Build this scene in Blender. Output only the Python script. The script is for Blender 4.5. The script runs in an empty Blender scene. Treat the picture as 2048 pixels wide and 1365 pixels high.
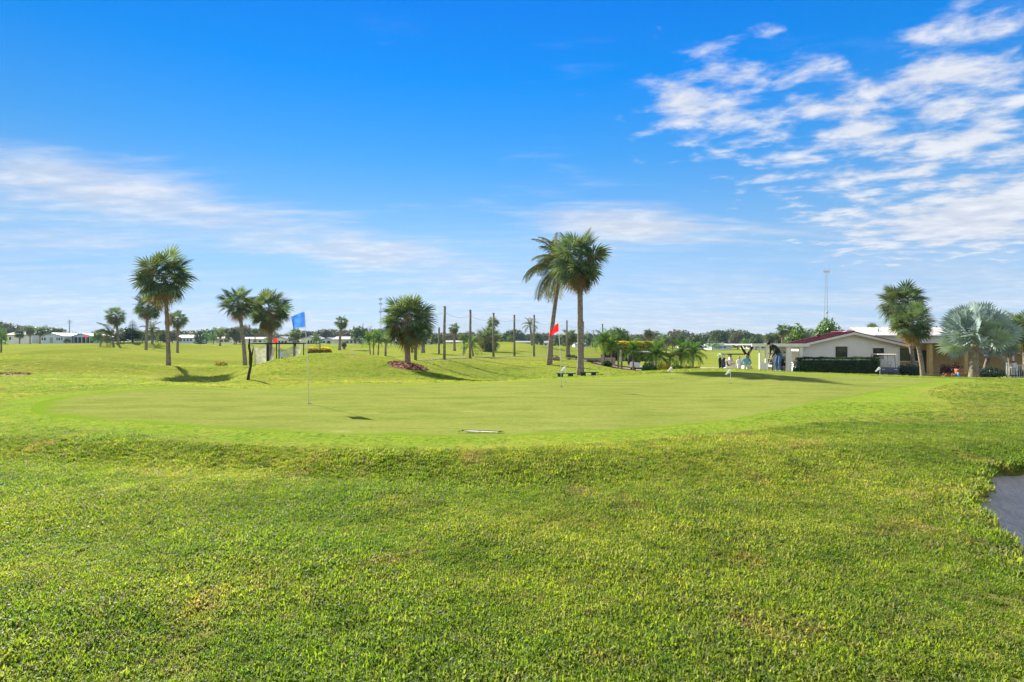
import bpy, bmesh, math, random
import numpy as np
from mathutils import Vector, Matrix, Euler
R = math.radians
sc = bpy.context.scene
COL = sc.collection

# ------------------------------------------------------------------ camera
F, CX, CY, CAMZ = 1138.0, 1024.0, 682.5, 1.5
cam = bpy.data.cameras.new("camera"); cam.lens = 20.0; cam.sensor_width = 36.0
cam.clip_start = 0.1; cam.clip_end = 12000
camo = bpy.data.objects.new("camera", cam); COL.objects.link(camo)
camo.location = (0, 0, CAMZ); camo.rotation_euler = (R(90), 0, 0)
sc.camera = camo

# ------------------------------------------------------------------ sun, exposure
SUN_EL, SUN_AZ = 31.0, -40.0          # ahead and to the left
sd = Vector((math.sin(R(SUN_AZ)) * math.cos(R(SUN_EL)), math.cos(R(SUN_AZ)) * math.cos(R(SUN_EL)), math.sin(R(SUN_EL))))
sun = bpy.data.lights.new("sun", 'SUN'); sun.energy = 5.0; sun.angle = R(0.5); sun.color = (1.0, 0.93, 0.80)
suno = bpy.data.objects.new("sun", sun); COL.objects.link(suno)
suno.rotation_euler = sd.to_track_quat('Z', 'Y').to_euler()
EXPOSURE = 1.5
vs = sc.view_settings
vs.view_transform = 'Standard'; vs.look = 'None'; vs.exposure = EXPOSURE; vs.gamma = 1.0; vs.use_curve_mapping = False
sc.cycles.use_denoising = True
sc.cycles.max_bounces = 8; sc.cycles.transparent_max_bounces = 24
sc.cycles.diffuse_bounces = 3; sc.cycles.glossy_bounces = 2; sc.cycles.transmission_bounces = 4

# ------------------------------------------------------------------ node helpers
class NX:
    """tiny expression builder for node trees"""
    def __init__(s, nt): s.nt = nt
    def n(s, t, **k):
        n = s.nt.nodes.new(t)
        for a, b in k.items(): setattr(n, a, b)
        return n
    def put(s, sock, v):
        if isinstance(v, (int, float)): sock.default_value = v
        elif isinstance(v, (tuple, list)):
            sock.default_value = tuple(v) + ((1,) if len(v) == 3 and len(sock.default_value) == 4 else ())
        else: s.nt.links.new(v, sock)
    def m(s, op, a, b=None, c=None, clamp=False):
        n = s.n('ShaderNodeMath', operation=op); n.use_clamp = clamp
        s.put(n.inputs[0], a)
        if b is not None: s.put(n.inputs[1], b)
        if c is not None: s.put(n.inputs[2], c)
        return n.outputs[0]
    def mix(s, f, a, b, blend='MIX'):
        n = s.n('ShaderNodeMix', data_type='RGBA', blend_type=blend)
        s.put(n.inputs[0], f); s.put(n.inputs[6], a); s.put(n.inputs[7], b)
        return n.outputs[2]
    def noise(s, vec, scale, detail=4, rough=0.55, dist=0.0, out=0):
        n = s.n('ShaderNodeTexNoise'); n.inputs['Scale'].default_value = scale
        n.inputs['Detail'].default_value = detail; n.inputs['Roughness'].default_value = rough
        n.inputs['Distortion'].default_value = dist
        if vec is not None: s.nt.links.new(vec, n.inputs['Vector'])
        return n.outputs[out]
    def step(s, x, a, b):
        n = s.n('ShaderNodeMapRange', interpolation_type='SMOOTHSTEP')
        s.put(n.inputs[0], x); n.inputs[1].default_value = a; n.inputs[2].default_value = b
        return n.outputs[0]
    def ramp(s, x, stops):
        n = s.n('ShaderNodeValToRGB'); s.put(n.inputs[0], x); e = n.color_ramp.elements
        while len(e) < len(stops): e.new(0.5)
        for k, (p, c) in enumerate(stops): e[k].position = p; e[k].color = tuple(c) + (1,)
        return n.outputs[0]
    def scalev(s, vec, xyz):
        n = s.n('ShaderNodeVectorMath', operation='MULTIPLY'); s.nt.links.new(vec, n.inputs[0]); n.inputs[1].default_value = xyz
        return n.outputs[0]

# ------------------------------------------------------------------ world: Nishita sky with a cloud layer
world = bpy.data.worlds.new("World"); sc.world = world; world.use_nodes = True
def build_world():
    nt = world.node_tree; x = NX(nt); bg = nt.nodes['Background']
    sky = x.n('ShaderNodeTexSky', sky_type='NISHITA')
    sky.sun_disc = False; sky.sun_elevation = R(SUN_EL); sky.sun_rotation = R(SUN_AZ)
    sky.dust_density = 0.0; sky.ozone_density = 4.0; sky.air_density = 1.0; sky.altitude = 0
    d = x.n('ShaderNodeTexCoord').outputs['Generated']
    sp = x.n('ShaderNodeSeparateXYZ'); nt.links.new(d, sp.inputs[0]); dx, dy, dz = sp.outputs
    k = .9
    tint = x.ramp(dz, [(0.0, (.34, .40, .66)), (.06, (.40, .43, .58)), (.173, (.50, .58, .62)), (.302, (.17, .55, .76)), (.416, (.006, .52, .91)), (.53, (.0, .47, .98))])
    col = x.mix(1.0, sky.outputs[0], tint, 'MULTIPLY')
    az = x.m('MULTIPLY', x.m('ARCTAN2', dx, dy), 57.2958)
    el = x.m('MULTIPLY', x.m('ARCSINE', dz), 57.2958)
    azf = x.n('ShaderNodeMapRange'); x.put(azf.inputs[0], az); azf.inputs[1].default_value = -45; azf.inputs[2].default_value = 45; azf.inputs[3].default_value = .66; azf.inputs[4].default_value = 1.14
    col = x.mix(1.0, col, azf.outputs[0], 'MULTIPLY')
    def blob(a, e, sa, se, tilt, amp):
        u = x.m('SUBTRACT', az, a); v = x.m('SUBTRACT', el, e)
        v = x.m('ADD', v, x.m('MULTIPLY', u, -tilt))
        q = x.m('ADD', x.m('POWER', x.m('ABSOLUTE', x.m('DIVIDE', u, sa)), 2), x.m('POWER', x.m('ABSOLUTE', x.m('DIVIDE', v, se)), 2))
        return x.m('MULTIPLY', x.m('EXPONENT', x.m('MULTIPLY', q, -1)), amp)
    h = x.m('ADD', x.m('MAXIMUM', dz, 0), 0.09)
    cv = x.n('ShaderNodeCombineXYZ'); x.put(cv.inputs[0], x.m('DIVIDE', dx, h)); x.put(cv.inputs[1], x.m('DIVIDE', dy, h)); cv.inputs[2].default_value = 3.7
    P = cv.outputs[0]
    mp = x.n('ShaderNodeMapping'); nt.links.new(P, mp.inputs[0]); mp.inputs['Rotation'].default_value = (0, 0, R(35)); mp.inputs['Scale'].default_value = (5.8, 7.2, 1)
    puff = x.noise(mp.outputs[0], 1.0, 8, .55, .15)
    mp2 = x.n('ShaderNodeMapping'); nt.links.new(P, mp2.inputs[0]); mp2.inputs['Rotation'].default_value = (0, 0, R(8)); mp2.inputs['Scale'].default_value = (.75, 2.2, 1); mp2.inputs['Location'].default_value = (4.3, 1.2, 0)
    wisp = x.noise(mp2.outputs[0], 1.0, 9, .6, .5)
    fine = x.noise(mp2.outputs[0], 3.3, 6, .6, .3)
    # puffy altocumulus field on the right; unseen cloud added behind the camera as fill
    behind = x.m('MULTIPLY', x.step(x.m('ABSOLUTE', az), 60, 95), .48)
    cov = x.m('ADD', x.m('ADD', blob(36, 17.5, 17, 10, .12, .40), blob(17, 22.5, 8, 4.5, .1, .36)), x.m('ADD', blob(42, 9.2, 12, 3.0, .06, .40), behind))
    brk = x.noise(mp.outputs[0], .33, 3, .5, .2)
    dpuff = x.step(x.m('ADD', x.m('ADD', puff, x.m('MULTIPLY', x.m('SUBTRACT', brk, .5), .25)), cov), .72, 1.02)
    # thin streaks low on the left and in the middle
    cov2 = x.m('ADD', x.m('ADD', blob(-40, 12.8, 12, 2.8, -.05, .29), blob(-18, 9.4, 20, 3.0, -.12, .31)), x.m('ADD', blob(11, 11.4, 9.5, 2.6, -.08, .46), blob(-44, 7.5, 14, 1.6, 0, .22)))
    cov2 = x.m('ADD', cov2, x.m('ADD', blob(4, 5.2, 20, 2.2, -.03, .2), blob(32, 10, 10, 1.8, 0, .22)))
    w2 = x.m('ADD', x.m('MULTIPLY', wisp, .62), x.m('MULTIPLY', fine, .38))
    dw = x.m('MULTIPLY', x.step(x.m('ADD', w2, cov2), .56, 1.0), .95)
    low = x.m('MULTIPLY', x.m('MULTIPLY', x.step(wisp, .33, .62), x.m('EXPONENT', x.m('MULTIPLY', x.m('POWER', x.m('DIVIDE', el, 6.6), 2), -1))), .8)
    den = x.m('MAXIMUM', x.m('MAXIMUM', dpuff, dw), low)
    den = x.m('MULTIPLY', den, x.step(dz, -.02, .02))
    shade = x.step(x.m('ADD', puff, x.m('MULTIPLY', fine, .4)), .55, 1.0)
    ccol = x.mix(shade, (6.6 * k / 2 * 1.0, 7.0 * k / 2, 8.1 * k / 2), (9.2 * k / 2, 9.3 * k / 2, 9.6 * k / 2))
    ccol = x.mix(1.0, ccol, x.m('ADD', x.m('MULTIPLY', x.step(x.m('ABSOLUTE', az), 60, 110), .30), 1), 'MULTIPLY')   # unseen clouds behind the camera brightened as extra fill light
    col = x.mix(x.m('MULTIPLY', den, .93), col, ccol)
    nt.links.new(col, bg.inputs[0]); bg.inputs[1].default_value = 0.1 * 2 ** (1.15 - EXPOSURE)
build_world()

# ------------------------------------------------------------------ materials
MATS = {}
def mat(name, c, rough=.75, var=.18, scale=6, bump=0.0, bscale=40, transl=0.0, tcol=None, rnd=0.0, spec=.3, metal=0.0, alpha=1.0, coat=0.0, c2=None):
    if name in MATS: return MATS[name]
    m = bpy.data.materials.new(name); m.use_nodes = True; MATS[name] = m
    nt = m.node_tree; x = NX(nt); b = nt.nodes['Principled BSDF']
    tc = x.n('ShaderNodeTexCoord').outputs['Object']
    nz = x.noise(tc, scale, 5, .6)
    c2 = c2 or tuple(v * (1 - var) for v in c)
    hi = tuple(min(1, v * (1 + var)) for v in c)
    col = x.mix(x.step(nz, .3, .7), c2, hi)
    if rnd:
        oi = x.n('ShaderNodeObjectInfo').outputs['Random']
        hs = x.n('ShaderNodeHueSaturation')
        x.put(hs.inputs['Hue'], x.m('ADD', x.m('MULTIPLY', x.m('SUBTRACT', oi, .5), rnd * .12), .5))
        x.put(hs.inputs['Value'], x.m('ADD', x.m('MULTIPLY', x.m('FRACT', x.m('MULTIPLY', oi, 7.31)), rnd), 1 - rnd / 2))
        nt.links.new(col, hs.inputs['Color']); col = hs.outputs[0]
    nt.links.new(col, b.inputs['Base Color'])
    b.inputs['Roughness'].default_value = rough; b.inputs['Metallic'].default_value = metal
    b.inputs['Specular IOR Level'].default_value = spec; b.inputs['Coat Weight'].default_value = coat
    if bump:
        bn = x.n('ShaderNodeBump'); bn.inputs['Strength'].default_value = bump; bn.inputs['Distance'].default_value = .02
        nt.links.new(x.noise(tc, bscale, 4, .6), bn.inputs['Height']); nt.links.new(bn.outputs[0], b.inputs['Normal'])
    out = b.outputs[0]
    if transl:
        t = x.n('ShaderNodeBsdfTranslucent')
        tint = x.mix(1.0, col, tcol or (1.25, 1.15, .6), 'MULTIPLY'); nt.links.new(tint, t.inputs[0])
        mx = x.n('ShaderNodeMixShader'); mx.inputs[0].default_value = transl
        nt.links.new(out, mx.inputs[1]); nt.links.new(t.outputs[0], mx.inputs[2]); out = mx.outputs[0]
    if alpha < 1:
        t = x.n('ShaderNodeBsdfTransparent'); mx = x.n('ShaderNodeMixShader'); mx.inputs[0].default_value = alpha
        nt.links.new(t.outputs[0], mx.inputs[1]); nt.links.new(out, mx.inputs[2]); out = mx.outputs[0]
    nt.links.new(out, nt.nodes['Material Output'].inputs['Surface'])
    return m

def grass_mat(name, kind):
    """turf: patches of green, lime and straw by world position; blades also transmit light"""
    m = bpy.data.materials.new(name); m.use_nodes = True
    nt = m.node_tree; x = NX(nt); b = nt.nodes['Principled BSDF']
    P = x.n('ShaderNodeNewGeometry').outputs['Position']
    big = x.noise(P, .16, 4, .55); mid = x.noise(P, .9, 5, .6, .4); fin = x.noise(P, 9.0, 5, .65)
    strk = x.noise(x.scalev(P, (.05, .45, .3)), 1.0, 5, .6)
    vf = x.noise(P, 55.0, 3, .7)
    def field(grain):
        c = x.mix(x.step(big, .35, .65), (.094, .165, .020), (.154, .203, .032))
        c = x.mix(x.m('MULTIPLY', x.step(strk, .4, .7), .6), c, (.182, .232, .034))
        c = x.mix(x.m('MULTIPLY', x.step(mid, .54, .74), .62), c, (.235, .180, .080))
        c = x.mix(x.m('MULTIPLY', x.step(mid, .44, .24), .6), c, (.080, .150, .018))
        m2 = x.noise(P, 2.3, 6, .7, .3); c = x.mix(1.0, c, x.ramp(m2, [(.28, (.55, .60, .55)), (.5, (1, 1, 1)), (.75, (1.35, 1.28, 1.4))]), 'MULTIPLY')
        s3 = x.noise(x.scalev(P, (.13, .95, .3)), 1.0, 5, .65, .3); s4 = x.noise(x.scalev(P, (.03, .16, .3)), 1.0, 4, .6)
        c = x.mix(1.0, c, x.ramp(s3, [(.3, (.74, .82, .72)), (.5, (1, 1, 1)), (.7, (1.24, 1.16, 1.25))]), 'MULTIPLY')
        c = x.mix(1.0, c, x.ramp(s4, [(.35, (.80, .90, .8)), (.5, (1, 1, 1)), (.65, (1.15, 1.06, 1.1))]), 'MULTIPLY')
        if grain:
            c = x.mix(.34, c, x.ramp(fin, [(.3, (.06, .10, .008)), (.5, (.22, .24, .03)), (.72, (.42, .38, .10))]))
            c = x.mix(.30, c, x.ramp(vf, [(.3, (.02, .04, .004)), (.7, (.46, .44, .09))]))
        return c
    if kind == 'green':
        st2 = x.noise(x.scalev(P, (.25, 1.6, 1)), 1.0, 5, .65)
        col = x.mix(x.step(st2, .3, .72), (.114, .158, .026), (.162, .188, .044))
        col = x.mix(x.m('MULTIPLY', x.step(mid, .50, .8), .6), col, (.135, .185, .024))
        col = x.mix(x.m('MULTIPLY', x.step(x.noise(x.scalev(P, (.8, 2.6, 1)), 1.0, 2, .5), .66, .76), .6), col, (.29, .265, .11))
        col = x.mix(.26, col, x.ramp(fin, [(.3, (.08, .13, .02)), (.7, (.35, .34, .09))]))
        col = x.mix(.20, col, x.ramp(vf, [(.3, (.05, .09, .01)), (.7, (.40, .40, .10))]))
        m3 = x.noise(x.scalev(P, (.55, 1.3, 1)), 1.0, 6, .7, .4); col = x.mix(1.0, col, x.ramp(m3, [(.3, (.74, .80, .7)), (.5, (1, 1, 1)), (.72, (1.18, 1.12, 1.2))]), 'MULTIPLY')
        gt = x.n('ShaderNodeAttribute', attribute_name='gt').outputs['Fac']
        col = x.mix(x.step(x.m('ADD', gt, x.m('MULTIPLY', x.m('SUBTRACT', mid, .5), .12)), .955, 1.0), col, (.128, .205, .017))
    elif kind == 'collar':
        col = x.mix(x.step(mid, .3, .7), (.112, .192, .016), (.172, .232, .026))
        col = x.mix(.40, col, x.ramp(fin, [(.3, (.06, .13, .010)), (.72, (.32, .38, .06))]))
        ct = x.n('ShaderNodeAttribute', attribute_name='ct').outputs['Fac']
        col = x.mix(x.step(x.m('ADD', ct, x.m('MULTIPLY', x.m('SUBTRACT', mid, .5), 1.2)), .45, .95), col, field(True))
    else:
        col = field(kind == 'ground')
        if kind == 'ground':   # thatch under the longer grass
            th = x.n('ShaderNodeAttribute', attribute_name='thatch').outputs['Fac']
            col = x.mix(x.m('MULTIPLY', th, .75), col, x.mix(x.step(fin, .35, .65), (.060, .062, .016), (.165, .150, .050)))
    if kind == 'blade':
        oi = x.n('ShaderNodeObjectInfo').outputs['Random']
        hue = x.ramp(oi, [(0, (.52, .76, .6)), (.25, (1.10, 1.12, .85)), (.55, (1.42, 1.28, .9)), (.76, (1.68, 1.46, 1.3)), (.86, (1.6, 1.25, 2.8)), (1, (1.6, 1.0, 2.8))])
        col = x.mix(1.0, col, hue, 'MULTIPLY')
    nt.links.new(col, b.inputs['Base Color'])
    b.inputs['Roughness'].default_value = .55 if kind == 'blade' else .9
    b.inputs['Specular IOR Level'].default_value = .30 if kind == 'blade' else 0.0
    out = b.outputs[0]
    if kind == 'blade':
        t = x.n('ShaderNodeBsdfTranslucent'); nt.links.new(x.mix(1.0, col, (1.75, 1.70, .8), 'MULTIPLY'), t.inputs[0])
        mx = x.n('ShaderNodeMixShader'); mx.inputs[0].default_value = .52
        nt.links.new(out, mx.inputs[1]); nt.links.new(t.outputs[0], mx.inputs[2]); out = mx.outputs[0]
    else:
        bn = x.n('ShaderNodeBump'); bn.inputs['Strength'].default_value = {'green': .18, 'collar': .5, 'ground': .8}[kind]; bn.inputs['Distance'].default_value = .03
        nt.links.new(x.m('ADD', x.m('MULTIPLY', fin, .8), x.m('MULTIPLY', vf, .4)), bn.inputs['Height']); nt.links.new(bn.outputs[0], b.inputs['Normal'])
    nt.links.new(out, nt.nodes['Material Output'].inputs['Surface'])
    MATS[name] = m
    return m

# ------------------------------------------------------------------ mesh helpers
class MB:
    def __init__(s): s.v = []; s.f = []; s.mi = []
    def add(s, verts, faces, mi=0):
        o = len(s.v); s.v += [tuple(v) for v in verts]; s.f += [tuple(i + o for i in f) for f in faces]; s.mi += [mi] * len(faces); return s
    def box(s, c, d, mi=0, M=None):
        x, y, z = (q / 2 for q in d)
        vs = [Vector((a * x, b * y, e * z)) for a in (-1, 1) for b in (-1, 1) for e in (-1, 1)]
        if M is not None: vs = [M @ v for v in vs]
        return s.add([v + Vector(c) for v in vs], [(0, 1, 3, 2), (4, 6, 7, 5), (0, 4, 5, 1), (2, 3, 7, 6), (0, 2, 6, 4), (1, 5, 7, 3)], mi)
    def tube(s, pts, rad, n=8, mi=0, cap=True):
        pts = [Vector(p) for p in pts]; N = len(pts)
        if not isinstance(rad, (list, tuple)): rad = [rad] * N
        vs = []; a = None
        for i, p in enumerate(pts):
            t = (pts[min(i + 1, N - 1)] - pts[max(i - 1, 0)]).normalized()
            if a is None: a = t.orthogonal().normalized()
            a = (a - t * a.dot(t)).normalized(); b = t.cross(a)
            vs += [p + (a * math.cos(q) + b * math.sin(q)) * rad[i] for q in [2 * math.pi * k / n for k in range(n)]]
        fs = [(i * n + k, i * n + (k + 1) % n, (i + 1) * n + (k + 1) % n, (i + 1) * n + k) for i in range(N - 1) for k in range(n)]
        if cap: fs += [tuple(range(n - 1, -1, -1)), tuple(range((N - 1) * n, N * n))]
        return s.add(vs, fs, mi)
    def prism(s, poly, axis, a, b, mi=0):
        """poly: list of 2-d points; axis 'y' means poly in xz extruded along y, 'x' means poly in yz"""
        def P(p, t): return (p[0], t, p[1]) if axis == 'y' else ((t, p[0], p[1]) if axis == 'x' else (p[0], p[1], t))
        n = len(poly); vs = [P(p, a) for p in poly] + [P(p, b) for p in poly]
        fs = [tuple(range(n)), tuple(range(2 * n - 1, n - 1, -1))] + [(i, i + n, (i + 1) % n + n, (i + 1) % n) for i in range(n)]
        return s.add(vs, fs, mi)
    def ball(s, c, r, mi=0, nu=10, nv=7):
        if not isinstance(r, (list, tuple)): r = (r, r, r)
        vs = [(c[0], c[1], c[2] + r[2])]
        for j in range(1, nv):
            th = math.pi * j / nv
            vs += [(c[0] + r[0] * math.sin(th) * math.cos(2 * math.pi * i / nu), c[1] + r[1] * math.sin(th) * math.sin(2 * math.pi * i / nu), c[2] + r[2] * math.cos(th)) for i in range(nu)]
        vs.append((c[0], c[1], c[2] - r[2])); L = len(vs) - 1
        fs = [(0, 1 + i, 1 + (i + 1) % nu) for i in range(nu)]
        for j in range(nv - 2):
            o = 1 + j * nu; fs += [(o + i, o + nu + i, o + nu + (i + 1) % nu, o + (i + 1) % nu) for i in range(nu)]
        o = 1 + (nv - 2) * nu; fs += [(o + i, L, o + (i + 1) % nu) for i in range(nu)]
        return s.add(vs, fs, mi)
    def mesh(s, name, mats, smooth=False, fix=True):
        me = bpy.data.meshes.new(name); me.from_pydata(s.v, [], s.f)
        for m in (mats if isinstance(mats, (list, tuple)) else [mats]): me.materials.append(m)
        if any(s.mi): me.polygons.foreach_set('material_index', s.mi)
        if fix:
            bm = bmesh.new(); bm.from_mesh(me); bmesh.ops.recalc_face_normals(bm, faces=bm.faces); bm.to_mesh(me); bm.free()
        if smooth: me.polygons.foreach_set('use_smooth', [True] * len(me.polygons))
        me.update(); return me

def quads_mesh(name, V, mats, mi=None):
    """V: (n,4,3) array of separate quads"""
    n = len(V); me = bpy.data.meshes.new(name)
    me.vertices.add(4 * n); me.vertices.foreach_set('co', np.asarray(V, dtype=np.float32).ravel())
    me.loops.add(4 * n); me.loops.foreach_set('vertex_index', np.arange(4 * n, dtype=np.int32))
    me.polygons.add(n); me.polygons.foreach_set('loop_start', np.arange(0, 4 * n, 4, dtype=np.int32)); me.polygons.foreach_set('loop_total', np.full(n, 4, dtype=np.int32))
    for m in (mats if isinstance(mats, (list, tuple)) else [mats]): me.materials.append(m)
    if mi is not None: me.polygons.foreach_set('material_index', np.asarray(mi, dtype=np.int32))
    me.update(calc_edges=True); return me

def ob(name, me, parent=None, loc=(0, 0, 0), rot=(0, 0, 0), scl=None, kind=None, label=None):
    o = bpy.data.objects.new(name, me); COL.objects.link(o); o.location = loc; o.rotation_euler = rot
    if scl is not None: o.scale = (scl,) * 3 if isinstance(scl, (int, float)) else scl
    if parent is not None: o.parent = parent
    if kind: o['kind'] = kind
    if label: o['label'] = label
    return o
def tag(o, label, cat, group=None, kind=None):
    o['label'] = label; o['category'] = cat
    if group: o['group'] = group
    if kind: o['kind'] = kind
    return o
def thing(name, label, cat, loc=(0, 0, 0), rz=0.0, group=None, rot=None):
    o = bpy.data.objects.new(name, None); COL.objects.link(o); o.empty_display_size = .3
    o.location = loc; o.rotation_euler = rot or (0, 0, rz)
    return tag(o, label, cat, group)
def copy_tree(o, parent=None):
    c = o.copy(); COL.objects.link(c)
    if parent is not None: c.parent = parent
    for ch in o.children: copy_tree(ch, c)
    return c

# ------------------------------------------------------------------ terrain height
def PX(px, D): return (px - CX) * D / F
def PZ(py, D): return CAMZ - (py - CY) * D / F
ctrl = []
for D in (1.5, 3, 6, 9, 12.5, 16):
    for px in (-300, 100, 500, 900, 1300, 1700, 2100, 2500): ctrl.append((PX(px, D), D, 0.0))
for px in (-300, 0): ctrl.append((PX(px, 20), 20, -.06))
for px in (350, 700, 1050, 1400): ctrl.append((PX(px, 20.5), 20.5, 0.0))
for px in (1750, 2100, 2500): ctrl.append((PX(px, 19.5), 19.5, 0.0))
for px, py, D in [(100, 760, 24), (100, 740, 32), (100, 722, 48), (100, 706, 75), (60, 690, 150), (338, 742, 38), (300, 757, 28), (297, 709, 72), (355, 710, 80),
                  (236, 700.5, 90), (264, 698.5, 95), (400, 698, 100), (430, 741, 37), (-300, 740, 34), (-300, 712, 60),
                  (520, 729, 30), (600, 721, 30), (680, 719, 30), (760, 721, 30), (815, 729, 30), (520, 765, 24.5), (600, 763, 24.5), (700, 761, 25), (800, 758, 25.5), (900, 757, 26),
                  (705, 718, 40), (745, 717, 42), (640, 708, 60), (680, 706, 62), (831, 721, 35.5), (889, 718, 38.7), (940, 717, 41.9), (987, 715.5, 45.3), (1029, 714.5, 48), (1068, 713.5, 48.6),
                  (1134, 716, 54.6), (1105, 722, 40), (980, 757, 33), (1080, 757, 32.5), (1000, 738, 36), (900, 745, 32), (1030, 690.5, 80), (1100, 700, 75), (920, 702, 75), (780, 700, 78),
                  (1160, 751, 29), (1132, 753, 27.5), (1178, 752.5, 27.5), (1060, 757, 26),
                  (1240, 739, 50), (1205, 729, 52), (1300, 743, 53), (1283, 743, 54), (1250, 735, 60), (1340, 735, 60), (1330, 741, 27.5), (1400, 736, 27.5), (1480, 737.5, 28), (1556, 746, 29), (1650, 746, 28.5), (1750, 751, 28.5),
                  (1850, 754, 28), (2000, 757, 27), (2300, 760, 27), (1450, 735, 60), (1450, 720, 90), (1450, 705, 150), (1450, 698, 215), (1300, 697, 190), (1200, 705, 90)]:
    ctrl.append((PX(px, D), D, PZ(py, D)))
for px, D, z in [(440, 30, -.72), (380, 31, -.62), (490, 36, -.35), (540, 38, -.35), (600, 40, -.15), (460, 40, -.4), (1400, 42, -1.2), (1470, 39, -1.1), (1470, 46, -1.35), (1550, 38, -1.1), (1620, 40, -1.3), (1700, 38, -1.2), (1700, 48, -1.35), (1850, 36, -1.0), (1850, 44, -1.25),
                 (1850, 56, -1.3), (1950, 34, -.72), (1950, 44, -1.2), (2030, 33.5, -.75), (2100, 42, -1.15), (2400, 40, -1.1), (2100, 60, -1.2), (1330, 44, -1.05), (1600, 70, -1.3), (1800, 90, -1.3), (1700, 160, -1.2), (2100, 160, -1.1)]:
    ctrl.append((PX(px, D), D, z))
for px in (-300, 100, 400, 700, 1000, 1300, 1600, 1900, 2300):
    for D, z in ((220, .75), (420, .9), (1200, 1.0), (4000, 1.0)): ctrl.append((PX(px, D), D, z if px < 900 or D > 1000 else {220: -1.0, 420: -.6}[D]))
ctrl = np.array(ctrl)
def warp(x, y):
    u = np.clip(np.arctan2(x, y), -.95, .95); v = np.log(np.maximum(np.hypot(x, y), 1.5))
    return np.stack([u, v * .40], -1)
CW = warp(ctrl[:, 0], ctrl[:, 1])
def kern(d2): return np.sqrt(d2 + .05 ** 2)
Kc = kern(((CW[:, None] - CW[None]) ** 2).sum(-1)); nC = len(CW)
A = np.zeros((nC + 1, nC + 1)); A[:nC, :nC] = Kc - np.eye(nC) * .010; A[:nC, nC] = 1; A[nC, :nC] = 1
WT = np.linalg.solve(A, np.append(ctrl[:, 2], 0))
def sstep(t): t = np.clip(t, 0, 1); return t * t * (3 - 2 * t)
def catmull(P, n):
    P = np.array(P, float); N = len(P); out = []
    for i in range(N):
        a, b, c, d = P[i - 1], P[i], P[(i + 1) % N], P[(i + 2) % N]
        for k in range(n):
            t = k / n; out.append(.5 * ((2 * b) + (c - a) * t + (2 * a - 5 * b + 4 * c - d) * t * t + (3 * b - a - 3 * c + d) * t ** 3))
    return np.array(out)
BC = np.array((7.3, 5.0))
bout = catmull([(3.85, 3.9), (4.02, 4.70), (4.56, 5.68), (4.98, 6.25), (5.90, 7.15), (6.85, 7.66), (8.2, 7.9), (9.6, 7.2), (10.3, 5.6), (9.8, 3.6), (8.2, 2.2), (6.3, 2.1), (4.8, 2.9)], 10)
ba = np.arctan2(bout[:, 1] - BC[1], bout[:, 0] - BC[0]); br_ = np.hypot(bout[:, 1] - BC[1], bout[:, 0] - BC[0]); o_ = np.argsort(ba); ba, br_ = ba[o_], br_[o_]
ba = np.concatenate([ba - 2 * np.pi, ba, ba + 2 * np.pi]); br_ = np.concatenate([br_] * 3)
def bunker_r(a): return np.interp(a, ba, br_) + .05 * np.sin(9 * a + 2) + .03 * np.sin(23 * a) + .02 * np.sin(41 * a + 1)
def bunker_s(x, y):
    """distance inside the bunker outline, measured from its middle"""
    dx, dy = x - BC[0], y - BC[1]; return bunker_r(np.arctan2(dy, dx)) - np.hypot(dx, dy)
def height(x, y):
    x = np.atleast_1d(np.asarray(x, float)); y = np.atleast_1d(np.asarray(y, float)); sh = x.shape
    x = x.ravel(); y = y.ravel(); out = np.empty(len(x))
    for i in range(0, len(x), 20000):
        s = slice(i, i + 20000); W = warp(x[s], y[s])
        out[s] = kern(((W[:, None] - CW[None]) ** 2).sum(-1)) @ WT[:nC] + WT[nC]
    far = sstep((np.hypot(x, y) - 300) / 200); out = out * (1 - far) + .95 * far
    out *= sstep((y + 2) / 6)
    # low foreground below the ridge in front of the green
    px = np.clip(x / np.maximum(y, .5) * F + CX, -400, 2500)
    yr = np.interp(px, [-400, 0, 500, 1000, 1500, 1800, 2048, 2500], [9.6, 9.1, 8.4, 7.75, 8.2, 8.9, 9.3, 9.5])
    soft = np.interp(px, [0, 1100, 1700], [1.15, 1.3, 2.6])
    out -= .21 * (1 - sstep((y - (yr - soft)) / soft))
    # hummocks
    out += .02 * np.sin(x * .9 + 1.3 * np.sin(y * .6)) * np.sin(y * 1.1 + .7) * sstep((9 - y) / 3)
    out += (.20 * np.sin(y * .33 + x * .16 + 1.2 * np.sin(x * .11)) + .06 * np.sin(y * .9 - x * .35)) * sstep((y - 24) / 8) * sstep((90 - y) / 40) * sstep((-4 - x) / 6)
    for mx, my, mh, mr, ms in ((-34, 47, .95, 9, 5), (-31, 35, .55, 9, 2.6), (-46, 62, .8, 12, 6), (-24, 96, .6, 12, 6), (-62, 95, 1.2, 14, 9), (14, 84, .7, 10, 5), (-5, 92, .8, 10, 5)):
        out += mh * np.exp(-((x - mx) / mr) ** 2 - ((y - my) / ms) ** 2)
    # raised rim round the bunker
    s = bunker_s(x, y); out += .03 * np.exp(-((s + .5) / .55) ** 2) * (s < 3)
    return out.reshape(sh)
def H(x, y): return float(height(x, y)[0])
def at(px, D, dz=0.0):
    x = PX(px, D); return Vector((x, D, H(x, D) + dz))

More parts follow.
